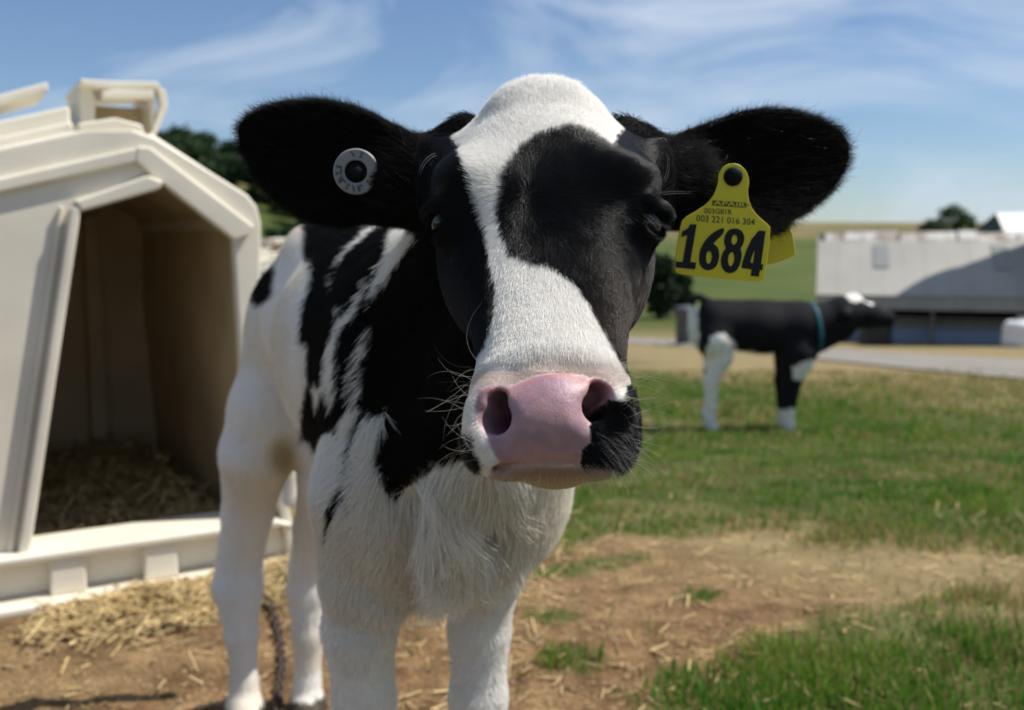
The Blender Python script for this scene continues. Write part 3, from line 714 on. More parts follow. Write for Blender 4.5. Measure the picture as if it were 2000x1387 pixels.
if HAIR:
    facing = ((CAM-CEN)*TN).sum(1)/np.linalg.norm(CAM-CEN, axis=1)
    hmT = head_mask(CEN); emT = ear_mask(CEN)
    frontish = CEN[:, 1] < .90
    vis = np.where(facing > -.45, 1.0, .15)
    # -- face and muzzle
    dens = np.where(hmT & ~emT, 2.7e6, 0)*vis
    p, n = scatter(dens); c, bare = coat(p, 2.0); keep = rng.random(len(p)) > bare*1.15; p, n, c = p[keep], n[keep], c[keep]
    x, y = proj(p); N_ = len(p)
    whorl = P(1033, 388, .69)
    rad_ = p-whorl
    up = np.array([0, .35, 1.0]); down = HA
    dist = np.linalg.norm(rad_, axis=1)
    flow = unit(rad_)
    sw = np.cross(n, unit(rad_)); flow = flow+sw*.35*np.exp(-(dist/.03)**2)[:, None]
    g = np.clip((dist-.03)/.06, 0, 1)[:, None]
    upm = sstep(440, 336, y)[:, None]
    field = np.stack([np.clip((p[:, 0]-HX)*9, -.6, .6), np.full(N_, .5), np.full(N_, .8)], 1)*upm+(down[None, :]+np.stack([(p[:, 0]-HX)*7, 0*y, 0*y], 1))*(1-upm)+np.stack([np.sign(p[:, 0]-HX-.0)*4*upm[:, 0]*(1-upm[:, 0])*sstep(0, .02, np.abs(p[:, 0]-HX+.01)), 0*y, 0*y], 1)
    flow = flow*(1-g)+field*g
    mzl = sstep(690, 760, y)[:, None]*(p[:, 1] < .66)[:, None]
    rm = p-(MZ+np.array([0, -.03, .005])); flow = flow*(1-mzl)+(unit(rm)+np.array([0, .25, -.35]))*mzl
    clump = np.stack([fbm(p, 130.), fbm(p+5, 130.), fbm(p+9, 130.)], 1)-.5
    flow = unit(flow)+clump*(.45+.7*sstep(300, 180, y))[:, None]+rng.normal(0, .10, (N_, 3))
    tuft = sstep(235, 140, y)*sstep(120, 60, np.abs(x-1055))
    ln = (.0050+.0016*rng.random(N_))*(1+tuft*1.6)*np.where(y > 700, .72, 1)*np.where(c[:, 0] < .1, 1.15, 1)*np.where((y > 715) & (y < 775) & (c[:, 0] > .1), .55, 1)
    mb = (c[:, 0] < .1) & (y > 760) & (p[:, 1] < .66); ln[mb] *= 1.5
    lift = np.clip(.12+.22*rng.random(N_)+.16*clump[:, 0]+.15*tuft+mb*.18, .06, .8)
    cc = np.minimum(c*(1.05+.20*rng.random(N_))[:, None], .95)
    pts = strands(p, n, flow, ln, lift)
    curves_obj('face_hair', pts, np.full(N_, .000095), cc, M_HAIR, calf_root)
    nface = N_
    # -- ears: longer hair that fringes the rim
    dens = np.where(emT, 7.0e5, 0)
    p, n = scatter(dens); N_ = len(p); flow = np.zeros_like(p); rim = np.zeros(N_)
    for sx in (-1, 1):
        base, U, Vv, Wd, poly = EARS[sx]; q = p-base; s_ = (q@U > -.004) & (np.sign(p[:, 0]-HX) == sx)
        sdv = sdpoly(q[s_]@U, q[s_]@Vv, poly); e = .001
        gx = (sdpoly(q[s_]@U+e, q[s_]@Vv, poly)-sdv)/e; gy = (sdpoly(q[s_]@U, q[s_]@Vv+e, poly)-sdv)/e
        nr = sstep(-.012, -.001, sdv); out = gx[:, None]*U+gy[:, None]*Vv
        flow[s_] = U+out*(nr[:, None]*1.4+.25); rim[s_] = nr
    cl = np.stack([fbm(p, 90.), fbm(p+5, 90.), fbm(p+9, 90.)], 1)-.5
    flow = unit(flow)+cl*1.1+rng.normal(0, .15, p.shape)
    ln = .0065+.0045*rng.random(N_)+.001*rim
    c = np.tile(BLACK*.7, (N_, 1))+rng.random((N_, 1))*.004*np.array([1.2, 1, .85])
    curves_obj('ear_hair', strands(p, n, flow, ln, np.clip(.22+.2*rng.random(N_), 0, 1)), np.full(N_, .00013), c, M_HAIR_B, calf_root)
    near = N_
    dens = np.where(emT & (facing > -.2), 2.2e4, 0); p, n = scatter(dens); N_ = len(p); fl = np.zeros_like(p)
    for sx in (-1, 1):
        base, U, Vv, Wd, poly = EARS[sx]; s_ = (np.sign(p[:, 0]-HX) == sx); fl[s_] = U+Vv*.35
    fl = unit(fl)+rng.normal(0, .35, p.shape); curves_obj('ear_hair', strands(p, n, fl, .014+.012*rng.random(N_), np.clip(.25+.25*rng.random(N_), 0, 1), k=7), np.full(N_, .00010), np.tile([.030, .022, .017], (N_, 1)), M_HAIR, calf_root)  # lighter brown hairs put the sunlit tint of the ear into the colour
    # -- trunk and legs
    dens = np.where(~hmT & ~emT, 1.5e5, 0)*vis*np.where(CEN[:, 1] > 1.15, .55, 1)
    dens *= np.where(CEN[:, 1] < 1.1, 1.5, 1)
    p, n = scatter(dens); N_ = len(p); c, _ = coat(p, 2.5)
    flow = np.tile(np.array([-.30, .55, -.75]), (N_, 1)); x, y = proj(p)
    breast = sstep(1.06, .96, p[:, 1])*sstep(.76, .70, p[:, 2])*sstep(.43, .50, p[:, 2])*(c[:, 0] > .1)*np.exp(-((p[:, 0]-P(885, 985, .965)[0])/.075)**2)
    hx = P(868, 985, .965)[0]
    flow = flow*(1-breast[:, None])+np.stack([(p[:, 0]-hx)*3, -.15+0*y, -1+0*y], 1)*breast[:, None]
    cl = np.stack([fbm(p, 34., 3), fbm(p+5, 34., 3), fbm(p+9, 34., 3)], 1)-.5
    flow = unit(flow)+cl*(1.0+2.0*breast[:, None])+rng.normal(0, .1, p.shape)
    ln = .010+.005*rng.random(N_)+.036*breast*(.6+.6*rng.random(N_))
    lift = np.clip(.16+.15*rng.random(N_)+.16*breast+cl[:, 0]*.4*breast, .05, .8)
    c = np.minimum(c*(1.02+.2*rng.random(N_))[:, None], .94)
    curves_obj('coat_hair', strands(p, n, flow, ln, lift), np.full(N_, .00028), c, M_HAIR_B, calf_root)
    print('hair', nface, near, N_, round(time.time()-T0, 1))
    # -- whiskers and painted glint hairs on the muzzle, lashes and a few stray hairs by the ears
    W_ = []; wr = []; wc = []
    def hair_at(px, py, d, dirv, ln, bend, r, col, k=9):
        q = P(px, py, d); dv = np.asarray(dirv, float); dv /= np.linalg.norm(dv); bend = np.asarray(bend, float); pt = [q]
        for i in range(k-1):
            q = q+dv*ln/(k-1); dv = dv+bend/(k-1); dv /= np.linalg.norm(dv); pt.append(q)
        W_.append(pt); wr.append(r); wc.append(col)
    PALE = (.62, .58, .48)
    r_ = random.Random(4)
    def whisk(px, py, dirv, ln, bend, r, col, k=10):
        hair_at(px, py, surf(px, py)+.0004, dirv, ln, bend, r, col, k)
    for i in range(38):
        yy = r_.uniform(712, 905); xx = 924+r_.uniform(-6, 22)-6*math.sin((yy-700)/60); s0 = r_.uniform(-1.6, 1.6)
        whisk(xx, yy, (-1, r_.uniform(-.7, .2), r_.uniform(-.9, .9)), r_.uniform(.010, .034)*(1.25 if i % 5 == 0 else 1), (r_.uniform(-.3, .9), r_.uniform(-.4, .5), s0), .00006, PALE)
    for i in range(38):
        yy = r_.uniform(695, 905); xx = 1208+26*sstep(750, 830, yy)+r_.uniform(-22, 4); s0 = r_.uniform(-1.6, 1.2)
        whisk(xx, yy, (1, r_.uniform(-.7, .2), r_.uniform(-.8, .8)), r_.uniform(.010, .034)*(1.25 if i % 5 == 0 else 1), (r_.uniform(-.9, .3), r_.uniform(-.4, .5), s0), .00006, PALE)
    for i in range(120):
        xx = r_.uniform(945, 1230); whisk(xx, 908+24*(1-((xx-1085)/150)**2)+r_.uniform(-10, 6), ((xx-1085)/170, -.35, -1), r_.uniform(.005, .016), (r_.uniform(-.4, .4), .3, -.2), .00005, PALE)
    for i in range(150):  # light grey hairs stand in for sun glints on the black muzzle patch
        whisk(r_.uniform(1160, 1240), r_.uniform(830, 905), (.6, -.5, r_.uniform(-.9, .2)), r_.uniform(.008, .02), (.1, .2, -.6), .00005, (.30, .29, .28))
    whisk(936, 708, (-.75, -.4, .8), .045, (1.7, 0, .5), .00007, PALE, 14)
    whisk(1208, 712, (1, -.2, .35), .050, (.2, .3, -.35), .00007, PALE, 14)
    whisk(1214, 742, (1, -.1, .25), .036, (.1, .3, -.7), .00007, PALE, 14)
    for i in range(44):                                   # lashes of the eye on the right
        s0 = r_.random(); xx = 1246+44*s0; yy = 414+14*s0+r_.uniform(-3, 3); whisk(xx, yy, (.55+.5*s0, -.75, -.25-.4*s0+r_.uniform(-.15, .1)), r_.uniform(.011, .020), (.3, .0, -.9), .00008, (.015, .014, .013) if i % 3 else (.12, .115, .11))
    for i in range(26):
        s0 = r_.random(); whisk(846+14*s0, 405+25*s0, (-.6, -.5, -.3+r_.uniform(-.1, .1)), r_.uniform(.008, .013), (-.1, .0, -.8), .00013, (.02, .018, .016))
    for (px, py, dv, bd) in ((846, 408, (-.2, -.4, -1), (.9, 0, 0)), (850, 300, (-.6, -.5, -.2), (-.2, 0, -1.8)), (842, 372, (.5, -.4, -1), (.3, 0, .2)), (1296, 352, (.4, -.4, 1), (-.8, 0, 0)), (1292, 376, (1, -.3, .1), (0, 0, -.2))):
        for j in range(2): hair_at(px+j*3, py+j*4, .745, dv, .022, bd, .0001, (.45, .42, .36), 10)
    W2 = []
    for a_ in W_:
        a_ = np.array(a_); tq = np.linspace(0, len(a_)-1, 12); W2.append(np.stack([np.interp(tq, np.arange(len(a_)), a_[:, i]) for i in range(3)], 1))
    curves_obj('whiskers', np.array(W2), np.array(wr), np.array(wc), M_HAIR, calf_root)
# ================================================================== solids
from mathutils.geometry import tessellate_polygon
def prism(pts2, b0, b1, frame, name, m, parent=None, bevel=0, holes=()):
    """polygon in the (a, z) plane of frame(a, b, z) pushed from depth b0 to b1; pts2 = [(a, z)...]"""
    loops = [list(pts2)]+[list(h_) for h_ in holes]; flat = [q for lp in loops for q in lp]
    tri = tessellate_polygon([[Vector((q[0], q[1], 0)) for q in lp] for lp in loops])
    n = len(flat); V = [frame(a_, b0, z_) for a_, z_ in flat]+[frame(a_, b1, z_) for a_, z_ in flat]
    if not holes: F = [tuple(range(n)), tuple(range(2*n-1, n-1, -1))]
    else: F = [tuple(t) for t in tri]+[tuple(i+n for i in t[::-1]) for t in tri]
    o = 0
    for lp in loops:
        k = len(lp)
        for i in range(k): F.append((o+i, o+(i+1) % k, n+o+(i+1) % k, n+o+i))
        o += k
    ob = mesh_obj(name, V, F, m)
    bm = bmesh.new(); bm.from_mesh(ob.data); bmesh.ops.recalc_face_normals(bm, faces=bm.faces); bm.to_mesh(ob.data); bm.free()
    if bevel:
        md = ob.modifiers.new('bevel', 'BEVEL'); md.width = bevel; md.segments = 3; md.limit_method = 'ANGLE'; md.angle_limit = R(30)
        ob.data.polygons.foreach_set('use_smooth', np.ones(len(ob.data.polygons), bool))
        md2 = ob.modifiers.new('wn', 'WEIGHTED_NORMAL')
    if parent: reparent(ob, parent)
    return ob
def box(lo, hi, name, m, parent=None, bevel=0, frame=None):
    f = frame or (lambda a_, b_, z_: (a_, b_, z_))
    return prism([(lo[0], lo[2]), (hi[0], lo[2]), (hi[0], hi[2]), (lo[0], hi[2])], lo[1], hi[1], f, name, m, parent, bevel)
def tube(pts, rad, name, m, parent=None, n=10, closed=False):
    pts = np.asarray(pts, float); k = len(pts); rad = np.broadcast_to(rad, (k,)); V = []; F = []
    for i in range(k):
        a_ = pts[(i-1) % k] if closed or i else pts[0]; b_ = pts[(i+1) % k] if closed or i < k-1 else pts[-1]
        t = b_-a_; t /= np.linalg.norm(t)+1e-9; u = np.cross(t, [0.31, .17, .93]); u /= np.linalg.norm(u); v = np.cross(t, u)
        for j in range(n): an = 2*math.pi*j/n; V.append(pts[i]+rad[i]*(u*math.cos(an)+v*math.sin(an)))
    for i in range(k if closed else k-1):
        for j in range(n): F.append((i*n+j, i*n+(j+1) % n, ((i+1) % k)*n+(j+1) % n, ((i+1) % k)*n+j))
    if not closed: F += [tuple(range(n))[::-1], tuple((k-1)*n+j for j in range(n))]
    o = mesh_obj(name, V, F, m, smooth=True)
    if parent: reparent(o, parent)
    return o

# ------------------------------------------------------------------ calf hutch
M_HUTCH = mat('cream_plastic', (.76, .70, .575, 1), rough=.42, spec=.4, noise=(5, .10), bump=(9, .12, .01))
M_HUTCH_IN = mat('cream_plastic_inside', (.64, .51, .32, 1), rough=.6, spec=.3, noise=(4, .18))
HF = np.array([-.557, 2.46, 0]); HT = np.array([.866, .50, 0]); HB = np.array([-.50, .866, 0])
def hut(a_, b_, z_): return HF-HT*a_+HB*b_+np.array([0, 0, z_])
hutch = empty('calf_hutch', tuple(hut(.5, .7, 0)), 'cream plastic calf hutch with open door and ridge vent, beside the near calf', 'calf hutch')
def hpr(pts, b0, b1, name, bevel=.006, m=None, holes=()): return prism(pts, b0, b1, hut, name, m or M_HUTCH, hutch, bevel, holes)
OUT = [(.018, .0), (.050, .62), (.040, .875), (.050, .915), (.072, .942), (.285, 1.070), (.33, 1.085), (.46, 1.075), (.62, 1.03), (.93, .93), (.985, .88), (.975, .60), (1.02, .0)]
DOOR = [(.598, .115), (.452, .905), (.30, .985), (.112, .842), (.092, .115)]
INN = [(.05, .03), (.08, .62), (.07, .865), (.095, .915), (.29, 1.035), (.33, 1.045), (.46, 1.04), (.62, 1.0), (.90, .905), (.95, .865), (.945, .60), (.99, .03)]
hpr([q for q in OUT], .060, .100, 'front_wall', .008, holes=[DOOR])
# shell: sides, roof and back, hollow
def shell():
    V = []; F = []; k = len(OUT); ki = len(INN)
    b0, b1 = .101, 1.55
    for b_ in (b0, b1): V += [hut(a_, b_, z_) for a_, z_ in OUT]
    for b_ in (b0, b1-.03): V += [hut(a_, b_, z_) for a_, z_ in INN]
    for i in range(k-1): F.append((i, i+1, k+i+1, k+i))
    o = 2*k
    for i in range(ki-1): F.append((o+i, o+ki+i, o+ki+i+1, o+i+1))
    F += [tuple(range(k, 2*k)), tuple(range(o+ki, o+2*ki))[::-1]]
    return V, F
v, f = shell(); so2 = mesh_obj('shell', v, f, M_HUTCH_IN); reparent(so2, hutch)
bm = bmesh.new(); bm.from_mesh(so2.data); bm.to_mesh(so2.data); bm.free()
# outer skin of the roof carries the moulded steps
for i, (zt, b_) in enumerate(((1.052, .125), (1.085, .165), (1.112, .205), (1.152, .245))):
    e = .955-.02*i
    hpr([(.445, zt-.06), (.445, zt), (.62, zt-.050), (e, zt-.17), (e+.02, zt-.24), (e-.03, zt-.26), (.60, zt-.10)], b_, 1.56+.01*i, 'roof_step', .007)
hpr([(.045, .86), (.045, .90), (.075, .955), (.285, 1.088), (.30, 1.055), (.09, .925), (.075, .86)], .125, 1.58, 'roof_slope', .006)
hpr([(.285, 1.04), (.30, 1.105), (.36, 1.118), (.444, 1.10), (.444, 1.04)], .13, 1.575, 'ridge', .006)
# gable visor over the door, two arms
hpr([(.628, .930), (.628, .962), (.335, 1.042), (.325, 1.042), (.320, 1.015), (.335, 1.008)], .045, .075, 'visor', .006)
hpr([(.335, 1.012), (.33, 1.046), (.30, 1.046), (.062, .865), (.075, .842), (.112, .830), (.305, .985)], .043, .072, 'visor', .006)
# door frame
hpr([(.625, .118), (.600, .118), (.455, .905), (.478, .905)], .030, .062, 'door_post', .006)
hpr([(.470, .918), (.455, .895), (.285, .948), (.275, .966), (.31, .980)], .028, .062, 'door_lintel', .006)
hpr([(.645, .118), (.634, .118), (.490, .905), (.499, .905)], .048, .061, 'door_moulding', .003)
# base with recessed pockets
hpr([(-.010, .108), (1.05, .108), (1.05, .130), (.035, .130)], .004, .17, 'sill', .008)
hpr([(-.010, .0), (1.06, .0), (1.06, .024), (-.010, .024)], -.030, .16, 'flange', .008)
for i in range(5):
    a0 = .075+i*.205; hpr([(a0, .0245), (a0+.078, .0245), (a0+.075, .1075), (a0+.003, .1075)], .012, .050, 'base_pillar', .005)
hpr([(.0, .0245), (1.04, .0245), (1.04, .1075), (.02, .1075)], .051, .155, 'base_wall', .004)
hpr([(-.030, .0), (.0, .0), (.045, .30), (.030, .30)], .02, .26, 'corner_skirt', .006)
# stiffening ribs inside
for b_ in (.45, .80, 1.15):
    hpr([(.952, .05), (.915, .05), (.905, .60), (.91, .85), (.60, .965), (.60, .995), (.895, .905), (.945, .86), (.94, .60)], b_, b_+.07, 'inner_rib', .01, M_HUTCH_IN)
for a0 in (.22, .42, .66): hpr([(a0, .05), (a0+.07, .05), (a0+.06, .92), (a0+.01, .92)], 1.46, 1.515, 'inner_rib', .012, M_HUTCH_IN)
# ridge vent: an open plastic box with a two-leaf cap
hpr([(.398, 1.110), (.404, 1.19), (.398, 1.225), (.375, 1.232), (.362, 1.20), (.366, 1.110)], .42, .70, 'vent_side', .005)
hpr([(.216, 1.118), (.222, 1.118), (.226, 1.22), (.212, 1.22)], .43, .70, 'vent_side', .003)
hpr([(.402, 1.222), (.402, 1.238), (.318, 1.238), (.212, 1.246), (.205, 1.228), (.318, 1.214)], .38, .72, 'vent_cap', .004)
hpr([(.352, 1.190), (.352, 1.212), (.226, 1.222), (.226, 1.202)], .375, .42, 'vent_louvre', .004)
hpr([(.362, 1.095), (.362, 1.20), (.226, 1.20), (.226, 1.095)], .60, .62, 'vent_back', .003, M_HUTCH_IN)
hpr([(.213, 1.112), (.180, 1.19), (.186, 1.232), (.208, 1.236), (.200, 1.19), (.226, 1.118)], .42, .46, 'vent_bracket', .003)
hpr([(.46, 1.225), (.46, 1.250), (.66, 1.178), (.92, 1.10), (.92, 1.075), (.66, 1.150)], .56, .86, 'vent_flap', .005)
# straw bedding
n_ = 5000; ra = .12+rng.random(n_)*.8; rb = .2+rng.random(n_)*1.2; q = np.array([hut(a_, b_, 0) for a_, b_ in zip(ra, rb)])
bed = straw(q[:, 0], q[:, 1], .03+.06*rng.random(n_), .003+.003*rng.random(n_), straw_cols(n_)*.9, 'straw_bedding', .05+.05*rng.random(n_), .4, lambda a_, b_: 0*a_)
tag(bed, 'straw bedding inside the cream calf hutch', 'straw', kind='stuff')
bb = [hut(.1, .17, .045), hut(.94, .17, .045), hut(.94, 1.5, .06), hut(.1, 1.5, .06)]
reparent(mesh_obj('floor', bb, [(0, 1, 2, 3)], mat('bedding_floor', (.16, .11, .05, 1), rough=1, noise=(30, .4))), hutch)
# a second hutch farther back, only a corner of its roof in view
def copy_tree(o, par=None):
    c = o.copy(); COL.objects.link(c); mi = o.matrix_parent_inverse.copy(); c.parent = par; c.matrix_parent_inverse = mi
    for ch in list(o.children): copy_tree(ch, c)
    return c
h2 = copy_tree(hutch); h2.location = (-2.42, 9.2, float(ground_z(-2.42, 9.2))-.02)
tag(h2, 'second cream hutch, only its roof corner showing between hutch and calf', 'calf hutch')

# ------------------------------------------------------------------ ear tags
M_YEL = mat('yellow_tag', (.72, .60, .012, 1), rough=.38, spec=.45, noise=(60, .05)); M_INK = mat('black_ink', (.004, .004, .008, 1), rough=.5, spec=.3)
M_INK2 = mat('faded_ink', (.10, .095, .01, 1), rough=.6)
def flat_prism(loops, d0, d1, name, m, parent=None, bevel=0):
    """outline from the photograph at distance d0, given thickness d1-d0 straight back"""
    f = lambda x, b_, y: P(x, y, d0)+np.array([0, b_, 0])
    return prism(loops[0], 0, d1-d0, f, name, m, parent, bevel, loops[1:])
def Z7(u, v): return (1300+u/6.604, 360+v/6.604)
TD = .787
arc = lambda cx, cy, r_, a0, a1, n: [(cx+r_*math.cos(R(a0+(a1-a0)*i/n)), cy+r_*math.sin(R(a0+(a1-a0)*i/n))) for i in range(n+1)]
tag_out = smooth_poly([(1401, 364), (1391, 387), (1368, 408), (1337, 425), (1329, 435), (1317, 519), (1319, 531), (1330, 537), (1474, 551), (1489, 548), (1495, 538), (1506, 448), (1501, 439), (1479, 421), (1465, 401), (1460, 376), (1464, 352), (1458, 334), (1446, 322), (1430, 318), (1414, 324), (1404, 338), (1403, 352)], 1)
ytag = empty('ear_tag', tuple(P(1432, 345, TD)), 'yellow plastic ear tag numbered 1684 hanging from the calf\'s ear', 'ear tag')
flat_prism([[tuple(q) for q in tag_out], arc(1432, 345, 14, 0, 345, 22)], TD, TD+.0016, 'panel', M_YEL, ytag, .0004)
dig = {'one': [[(205, 682), (216, 610), (290, 568), (322, 515), (402, 518), (320, 1000), (396, 1012), (380, 1098), (128, 1072), (140, 995), (222, 1003), (282, 655)]],
       'six': [[(760, 555), (745, 642), (690, 690), (650, 730), (612, 770), (650, 785), (685, 840), (693, 900), (690, 960), (670, 1030), (635, 1080), (580, 1108), (530, 1110), (480, 1085), (445, 1040), (432, 980), (436, 900), (455, 830), (490, 760), (540, 690), (600, 635), (670, 590)], [(565, 860), (590, 880), (600, 930), (590, 990), (570, 1025), (545, 1025), (528, 1000), (522, 950), (530, 895), (545, 866)]],
       'eight': [[(895, 568), (950, 578), (1000, 620), (1020, 690), (1005, 770), (965, 830), (985, 890), (975, 980), (950, 1060), (905, 1125), (840, 1150), (775, 1135), (730, 1080), (712, 1010), (720, 930), (750, 860), (782, 828), (757, 770), (757, 700), (780, 630), (830, 580)], [(890, 650), (918, 662), (930, 700), (920, 750), (890, 782), (862, 775), (848, 735), (855, 690), (870, 660)], [(860, 873), (880, 890), (890, 950), (880, 1010), (855, 1055), (830, 1060), (812, 1030), (804, 975), (815, 915), (838, 880)]],
       'four': [[(1205, 597), (1290, 603), (1232, 1028), (1260, 1034), (1246, 1112), (1217, 1106), (1203, 1192), (1100, 1183), (1112, 1098), (982, 1082), (990, 1015), (1040, 860), (1110, 710)], [(1152, 838), (1145, 900), (1130, 1015), (1094, 1010), (1115, 930)]]}
for nm, lps in dig.items():
    lp2 = [[Z7(*q) for q in (smooth_poly(lp, 1) if nm in ('six', 'eight') else lp)] for lp in lps]
    flat_prism([[tuple(q) for q in lp] for lp in lp2], TD-.0006, TD-.0001, 'digit', M_INK, ytag)
def text_mesh(body, A, Bp, hpx, d, name, m, parent, bold=0):
    cu = bpy.data.curves.new('t', 'FONT'); cu.body = body; cu.size = 1; cu.align_x = 'LEFT'; cu.offset = bold; cu.resolution_u = 3
    o = bpy.data.objects.new('t', cu); COL.objects.link(o); dg = bpy.context.evaluated_depsgraph_get(); me = bpy.data.meshes.new_from_object(o.evaluated_get(dg))
    n = len(me.vertices); co = np.zeros(n*3); me.vertices.foreach_get('co', co); co = co.reshape(-1, 3); bpy.data.objects.remove(o); bpy.data.curves.remove(cu)
    w_ = co[:, 0].max()-co[:, 0].min(); A = np.array(A, float); Bp = np.array(Bp, float); ex = (Bp-A)/w_; ey = np.array([Bp[1]-A[1], -(Bp[0]-A[0])]); ey = ey/np.linalg.norm(ey)*hpx/.70
    q = A+(co[:, :1]-co[:, 0].min())*ex+co[:, 1:2]*ey
    new = np.array([P(x_, y_, d) for x_, y_ in q]); me.vertices.foreach_set('co', new.astype(np.float32).ravel()); me.update()
    o = bpy.data.objects.new(name, me); COL.objects.link(o); me.materials.clear(); me.materials.append(m); reparent(o, parent); return o
text_mesh('003 221 016 304', Z7(395, 475), Z7(1150, 528), 12.5, TD-.0003, 'serial_number', M_INK2, ytag, .012)
text_mesh('003G81R', Z7(497, 372), Z7(857, 392), 10, TD-.0003, 'serial_number', M_INK2, ytag, .012)
flat_prism([[Z7(605, 205), Z7(1045, 238), Z7(1038, 305), Z7(600, 272)]], TD-.0004, TD-.0001, 'print_block', M_INK2, ytag)
text_mesh('APAIR', Z7(618, 262), Z7(1030, 296), 8.2, TD-.0008, 'print_letters', M_YEL, ytag, .01)
flat_prism([[Z7(1055, 262), Z7(1085, 264), Z7(1085, 276), Z7(1055, 274)]], TD-.0004, TD-.0001, 'print_dash', M_INK2, ytag)
M_STUD = mat('black_stud', (.004, .004, .004, 1), rough=.7, spec=.2)
tube([P(1432, 345, TD-.004), P(1432, 345, TD-.002), P(1432, 345, TD+.0012), P(1432, 345, TD+.045)], [.0060, .0074, .0074, .004], 'stud', M_STUD, ytag, 20)
btag = empty('ear_tag', tuple(P(1520, 470, .862)), 'plain yellow tag half hidden behind the ear, beside the 1684 tag', 'ear tag')
flat_prism([[tuple(q) for q in smooth_poly([(1432, 380), (1505, 400), (1545, 442), (1555, 492), (1550, 502), (1497, 520), (1470, 516), (1430, 440)], 1)]], .866, .868, 'panel', M_YEL, btag, .0005)
# round button tag in the other ear
M_BTN = mat('button_tag', (.24, .24, .23, 1), rough=.5, spec=.4, noise=(90, .15), coat=.1)
gtag = empty('ear_tag', tuple(P(695, 335, .803)), 'round grey button tag with a dark centre in the calf\'s ear', 'ear tag')
C0 = P(695, 335, .803)
def ring(c, r0, r1, y0, y1, name, m, par, n=48):
    V = []; F = []
    prof = [(r0, y0+.0004), (r0+.0006, y0), (r1-.001, y0), (r1, y0+.0010), (r1, y1), (r0, y1)]
    for i in range(n):
        an = 2*math.pi*i/n
        for r_, y_ in prof: V.append((c[0]+r_*math.cos(an), c[1]+y_, c[2]+r_*math.sin(an)))
    k = len(prof)
    for i in range(n):
        for j in range(k): F.append((i*k+j, ((i+1) % n)*k+j, ((i+1) % n)*k+(j+1) % k, i*k+(j+1) % k))
    o = mesh_obj(name, V, F, m, smooth=False); reparent(o, par); return o
ring(C0, .0090, .0182, 0, .004, 'ring', M_BTN, gtag)
tube([C0+np.array([0, .0015, 0]), C0+np.array([0, .003, 0]), C0+np.array([0, .04, 0])], [.0088, .0088, .0045], 'centre_plug', M_STUD, gtag, 24)
M_MARK = mat('button_print', (.05, .05, .048, 1), rough=.6)
for i, an in enumerate((70, 100, 170, 186, 205, 218, 240, 262, 285, 320, 345)):
    ca, sa = math.cos(R(an)), math.sin(R(an)); f = lambda u, b_, v, ca=ca, sa=sa: (C0[0]+ca*(.0136+v)-sa*u, C0[1]+b_, C0[2]+sa*(.0136+v)+ca*u)
    w2 = .0010+.0006*((i*7) % 3); hh = .0024
    outl = [(-w2, -hh), (w2, -hh), (w2, hh), (-w2, hh)]
    if i % 3 == 0: prism(outl, -.0003, -.00005, f, 'print_mark', M_MARK, gtag, 0, [[(-w2*.4, -hh*.6), (w2*.4, -hh*.6), (w2*.4, hh*.6), (-w2*.4, hh*.6)]])
    elif i % 3 == 1: prism([(-w2, -hh), (-w2*.2, -hh), (w2*.4, hh*.2), (w2, hh), (w2*.2, hh), (-w2*.6, hh*.1)], -.0003, -.00005, f, 'print_mark', M_MARK, gtag)
    else: prism([(-w2, -hh), (w2, -hh), (w2, -hh*.5), (-w2*.2, -hh*.5), (-w2*.2, hh), (-w2, hh)], -.0003, -.00005, f, 'print_mark', M_MARK, gtag)

# ------------------------------------------------------------------ the far calf
D2 = 6.3; calf2 = Sdf()
Q = lambda x, y, dy=0: P(x, y, D2)+np.array([0, dy, 0])
calf2.cone(Q(1402, 634), Q(1480, 641), .145, .155, .05); calf2.cone(Q(1480, 641), Q(1556, 642), .155, .150, .05)
calf2.cone(Q(1385, 604), Q(1560, 606), .055, .05, .06)
calf2.cone(Q(1560, 640), Q(1636, 622), .145, .115, .06); calf2.cone(Q(1578, 668), Q(1640, 640), .095, .085, .06)
calf2.cone(Q(1648, 612), Q(1695, 616), .112, .078, .04); calf2.cone(Q(1695, 616), Q(1732, 623), .074, .054, .03)
calf2.ell(Q(1666, 590), [.06, .06, .055], .03)
for sy in (-1, 1):
    calf2.cone(Q(1650, 604, sy*.08), Q(1630, 610, sy*.19), .022, .036, .02)
    o_ = sy*.085; sxp = 4 if sy > 0 else 0
    calf2.chain([Q(1552, 690, o_), Q(1538, 745, o_), Q(1534+sxp, 785, o_), Q(1532+sxp, 815, o_), Q(1536+sxp, 842-sy*4, o_)], [.110, .062, .046, .035, .044], .06)
    calf2.chain([Q(1392, 665, o_), Q(1402, 695, o_), Q(1384+sxp*2, 742, o_+.0), Q(1384+sxp*2, 790, o_), Q(1382+sxp, 812, o_), Q(1388+sxp, 838-sy*4, o_)], [.11, .075, .044, .034, .032, .042], .06)
calf2.chain([Q(1382, 590), Q(1366, 580), Q(1354, 584), Q(1351, 602), Q(1353, 640), Q(1352, 668)], [.03, .022, .020, .024, .030, .018], .02, .01)
c2lo = Q(1340, 560)+[-.05, -.3, -.95]; c2hi = Q(1750, 560)+[.05, .3, .03]
V3, F3 = calf2.mesh(c2lo, c2hi, .014, 0)
x, y = proj(V3); c3 = np.tile(np.array([.010, .010, .012]), (len(V3), 1)); W3 = np.array([.80, .77, .71])
x = x+(fbm(V3, 20.)-.5)*10; y = y+(fbm(V3+4, 20.)-.5)*10
wh = inpoly(x, y, [(1386, 655), (1415, 651), (1432, 667), (1442, 687), (1471, 685), (1503, 697), (1505, 760), (1440, 870), (1330, 870), (1340, 740), (1376, 700)])
